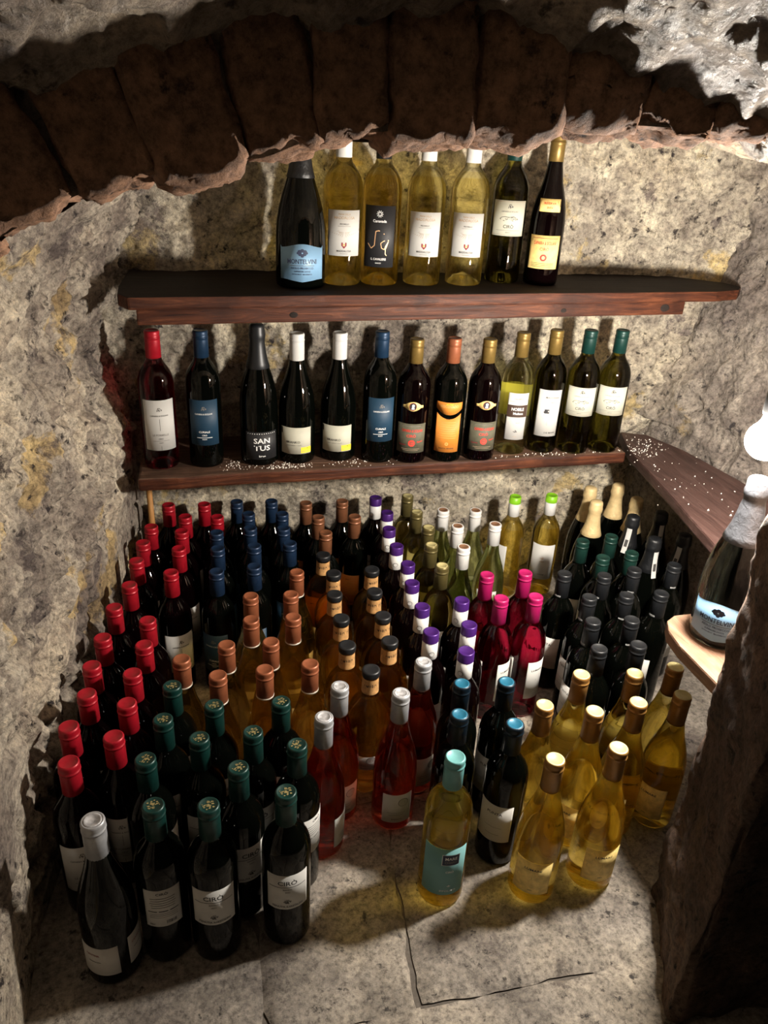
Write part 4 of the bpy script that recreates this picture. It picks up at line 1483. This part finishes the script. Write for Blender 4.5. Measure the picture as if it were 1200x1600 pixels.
W_ = 'sparkling bottle with cream foil'
lay('cream', one(W_, 0, 'at the back wall on the left of the four'), one(W_, 1, 'in front on the left of the four'),
    one(W_, 2, 'at the back wall on the right of the four'), one(W_, 3, 'in front on the right of the four'))
W_ = 'black-foiled sparkling bottle with white neck strip'
lay('blackspark', one(W_, 0, 'rear left of the four'), one(W_, 1, 'rear right, deep under the side shelf'), one(W_, 2, 'front left of the four'), one(W_, 3, 'front right under the side shelf'))
W_ = 'dark bottle with dark green capsule on the right'
lay('darkgreen', one(W_, 0, 'rear left of four'), one(W_, 1, 'rear right of four'), one(W_, 2, 'front left of four'), one(W_, 3, 'front right of four'))
W_ = 'dark floor bottle with charcoal capsule'
lay('charcoal', row(W_, [0, 1, 2, 3], 'in the rear charcoal row'), row(W_, [4, 5, 6], 'in the second charcoal row'), row(W_, [7, 8], 'in the third charcoal row'), row(W_, [9, 10], 'in the front charcoal row behind gold caps'))
W_ = 'cherry-red bottle with magenta capsule'
lay('magenta', one(W_, 0, 'rear left of the four'), one(W_, 1, 'rear right of the four'), one(W_, 2, 'front left of the four'), one(W_, 3, 'front right of the four'))
W_ = 'golden white wine bottle with pale gold-topped capsule'
lay('gold', row(W_, [0, 1, 5], 'in the rear gold row'), row(W_, [2, 3, 4, 6], 'in the middle gold row'), row(W_, [8, 7], 'in the front gold row'))
W_ = 'dark bottle with bright teal-topped capsule'
lay('teal', one(W_, 0, 'rear left of four'), one(W_, 1, 'front left of four, behind the aqua-capped bottle'), one(W_, 2, 'rear right of four'), one(W_, 3, 'front right of four'))
lay('mare', one('golden wine bottle with aqua capsule and aqua label', 0, 'standing foremost on the bare floor'))
W_ = 'rosé wine bottle with silver capsule'
lay('silver', one(W_, 0, 'left of the black-stoppered flask'), one(W_, 1, 'foremost, touching the green-capped bottles'), one(W_, 2, 'just right of the front flask'), one(W_, 3, 'rearmost of four, by purple caps'))
W_ = 'dark bottle with emerald capsule and gold crest'
lay('emblem', column(W_, [0, 1, 7, 9], 'in the leftmost emerald column'), column(W_, [2, 4, 10], 'in the second emerald column'),
    column(W_, [5, 8, 11], 'in the third emerald column'), column(W_, [3, 6], 'in the rightmost emerald column'))
lay('silverwhite', one('black bottle with silver-white capsule and small white label', 0, 'at the front left corner'))

TURN = {('red', 9): 14, ('emblem', 9): 176, ('emblem', 10): -4, ('emblem', 11): 2, ('emblem', 8): 22, ('emblem', 6): -125, ('mare', 0): 6, ('silverwhite', 0): -22,
        ('silver', 0): 26, ('silver', 1): 75, ('silver', 2): 14, ('silver', 3): 40, ('lime', 0): -60, ('lime', 1): 2, ('orange', 3): -20,
        ('charcoal', 0): -25, ('charcoal', 7): -50, ('charcoal', 9): -35, ('charcoal', 4): -45, ('magenta', 3): 22, ('magenta', 2): 30, ('magenta', 0): 25, ('magenta', 1): 25}
rt_ = random.Random(12)
for key, pts in POS.items():
    grp = {'cream': 'cream-foiled sparkling bottles', 'blackspark': 'black-foiled sparkling bottles'}.get(key)
    cat = SB if key in ('cream', 'blackspark') else ('spirit bottle' if key == 'amber' else WB)
    for i, xy in enumerate(pts):
        tn = TURN.get((key, i), rt_.uniform(-35, 35))
        place(key, xy, 0.0, LAB[key][i], cat, GF, tn)
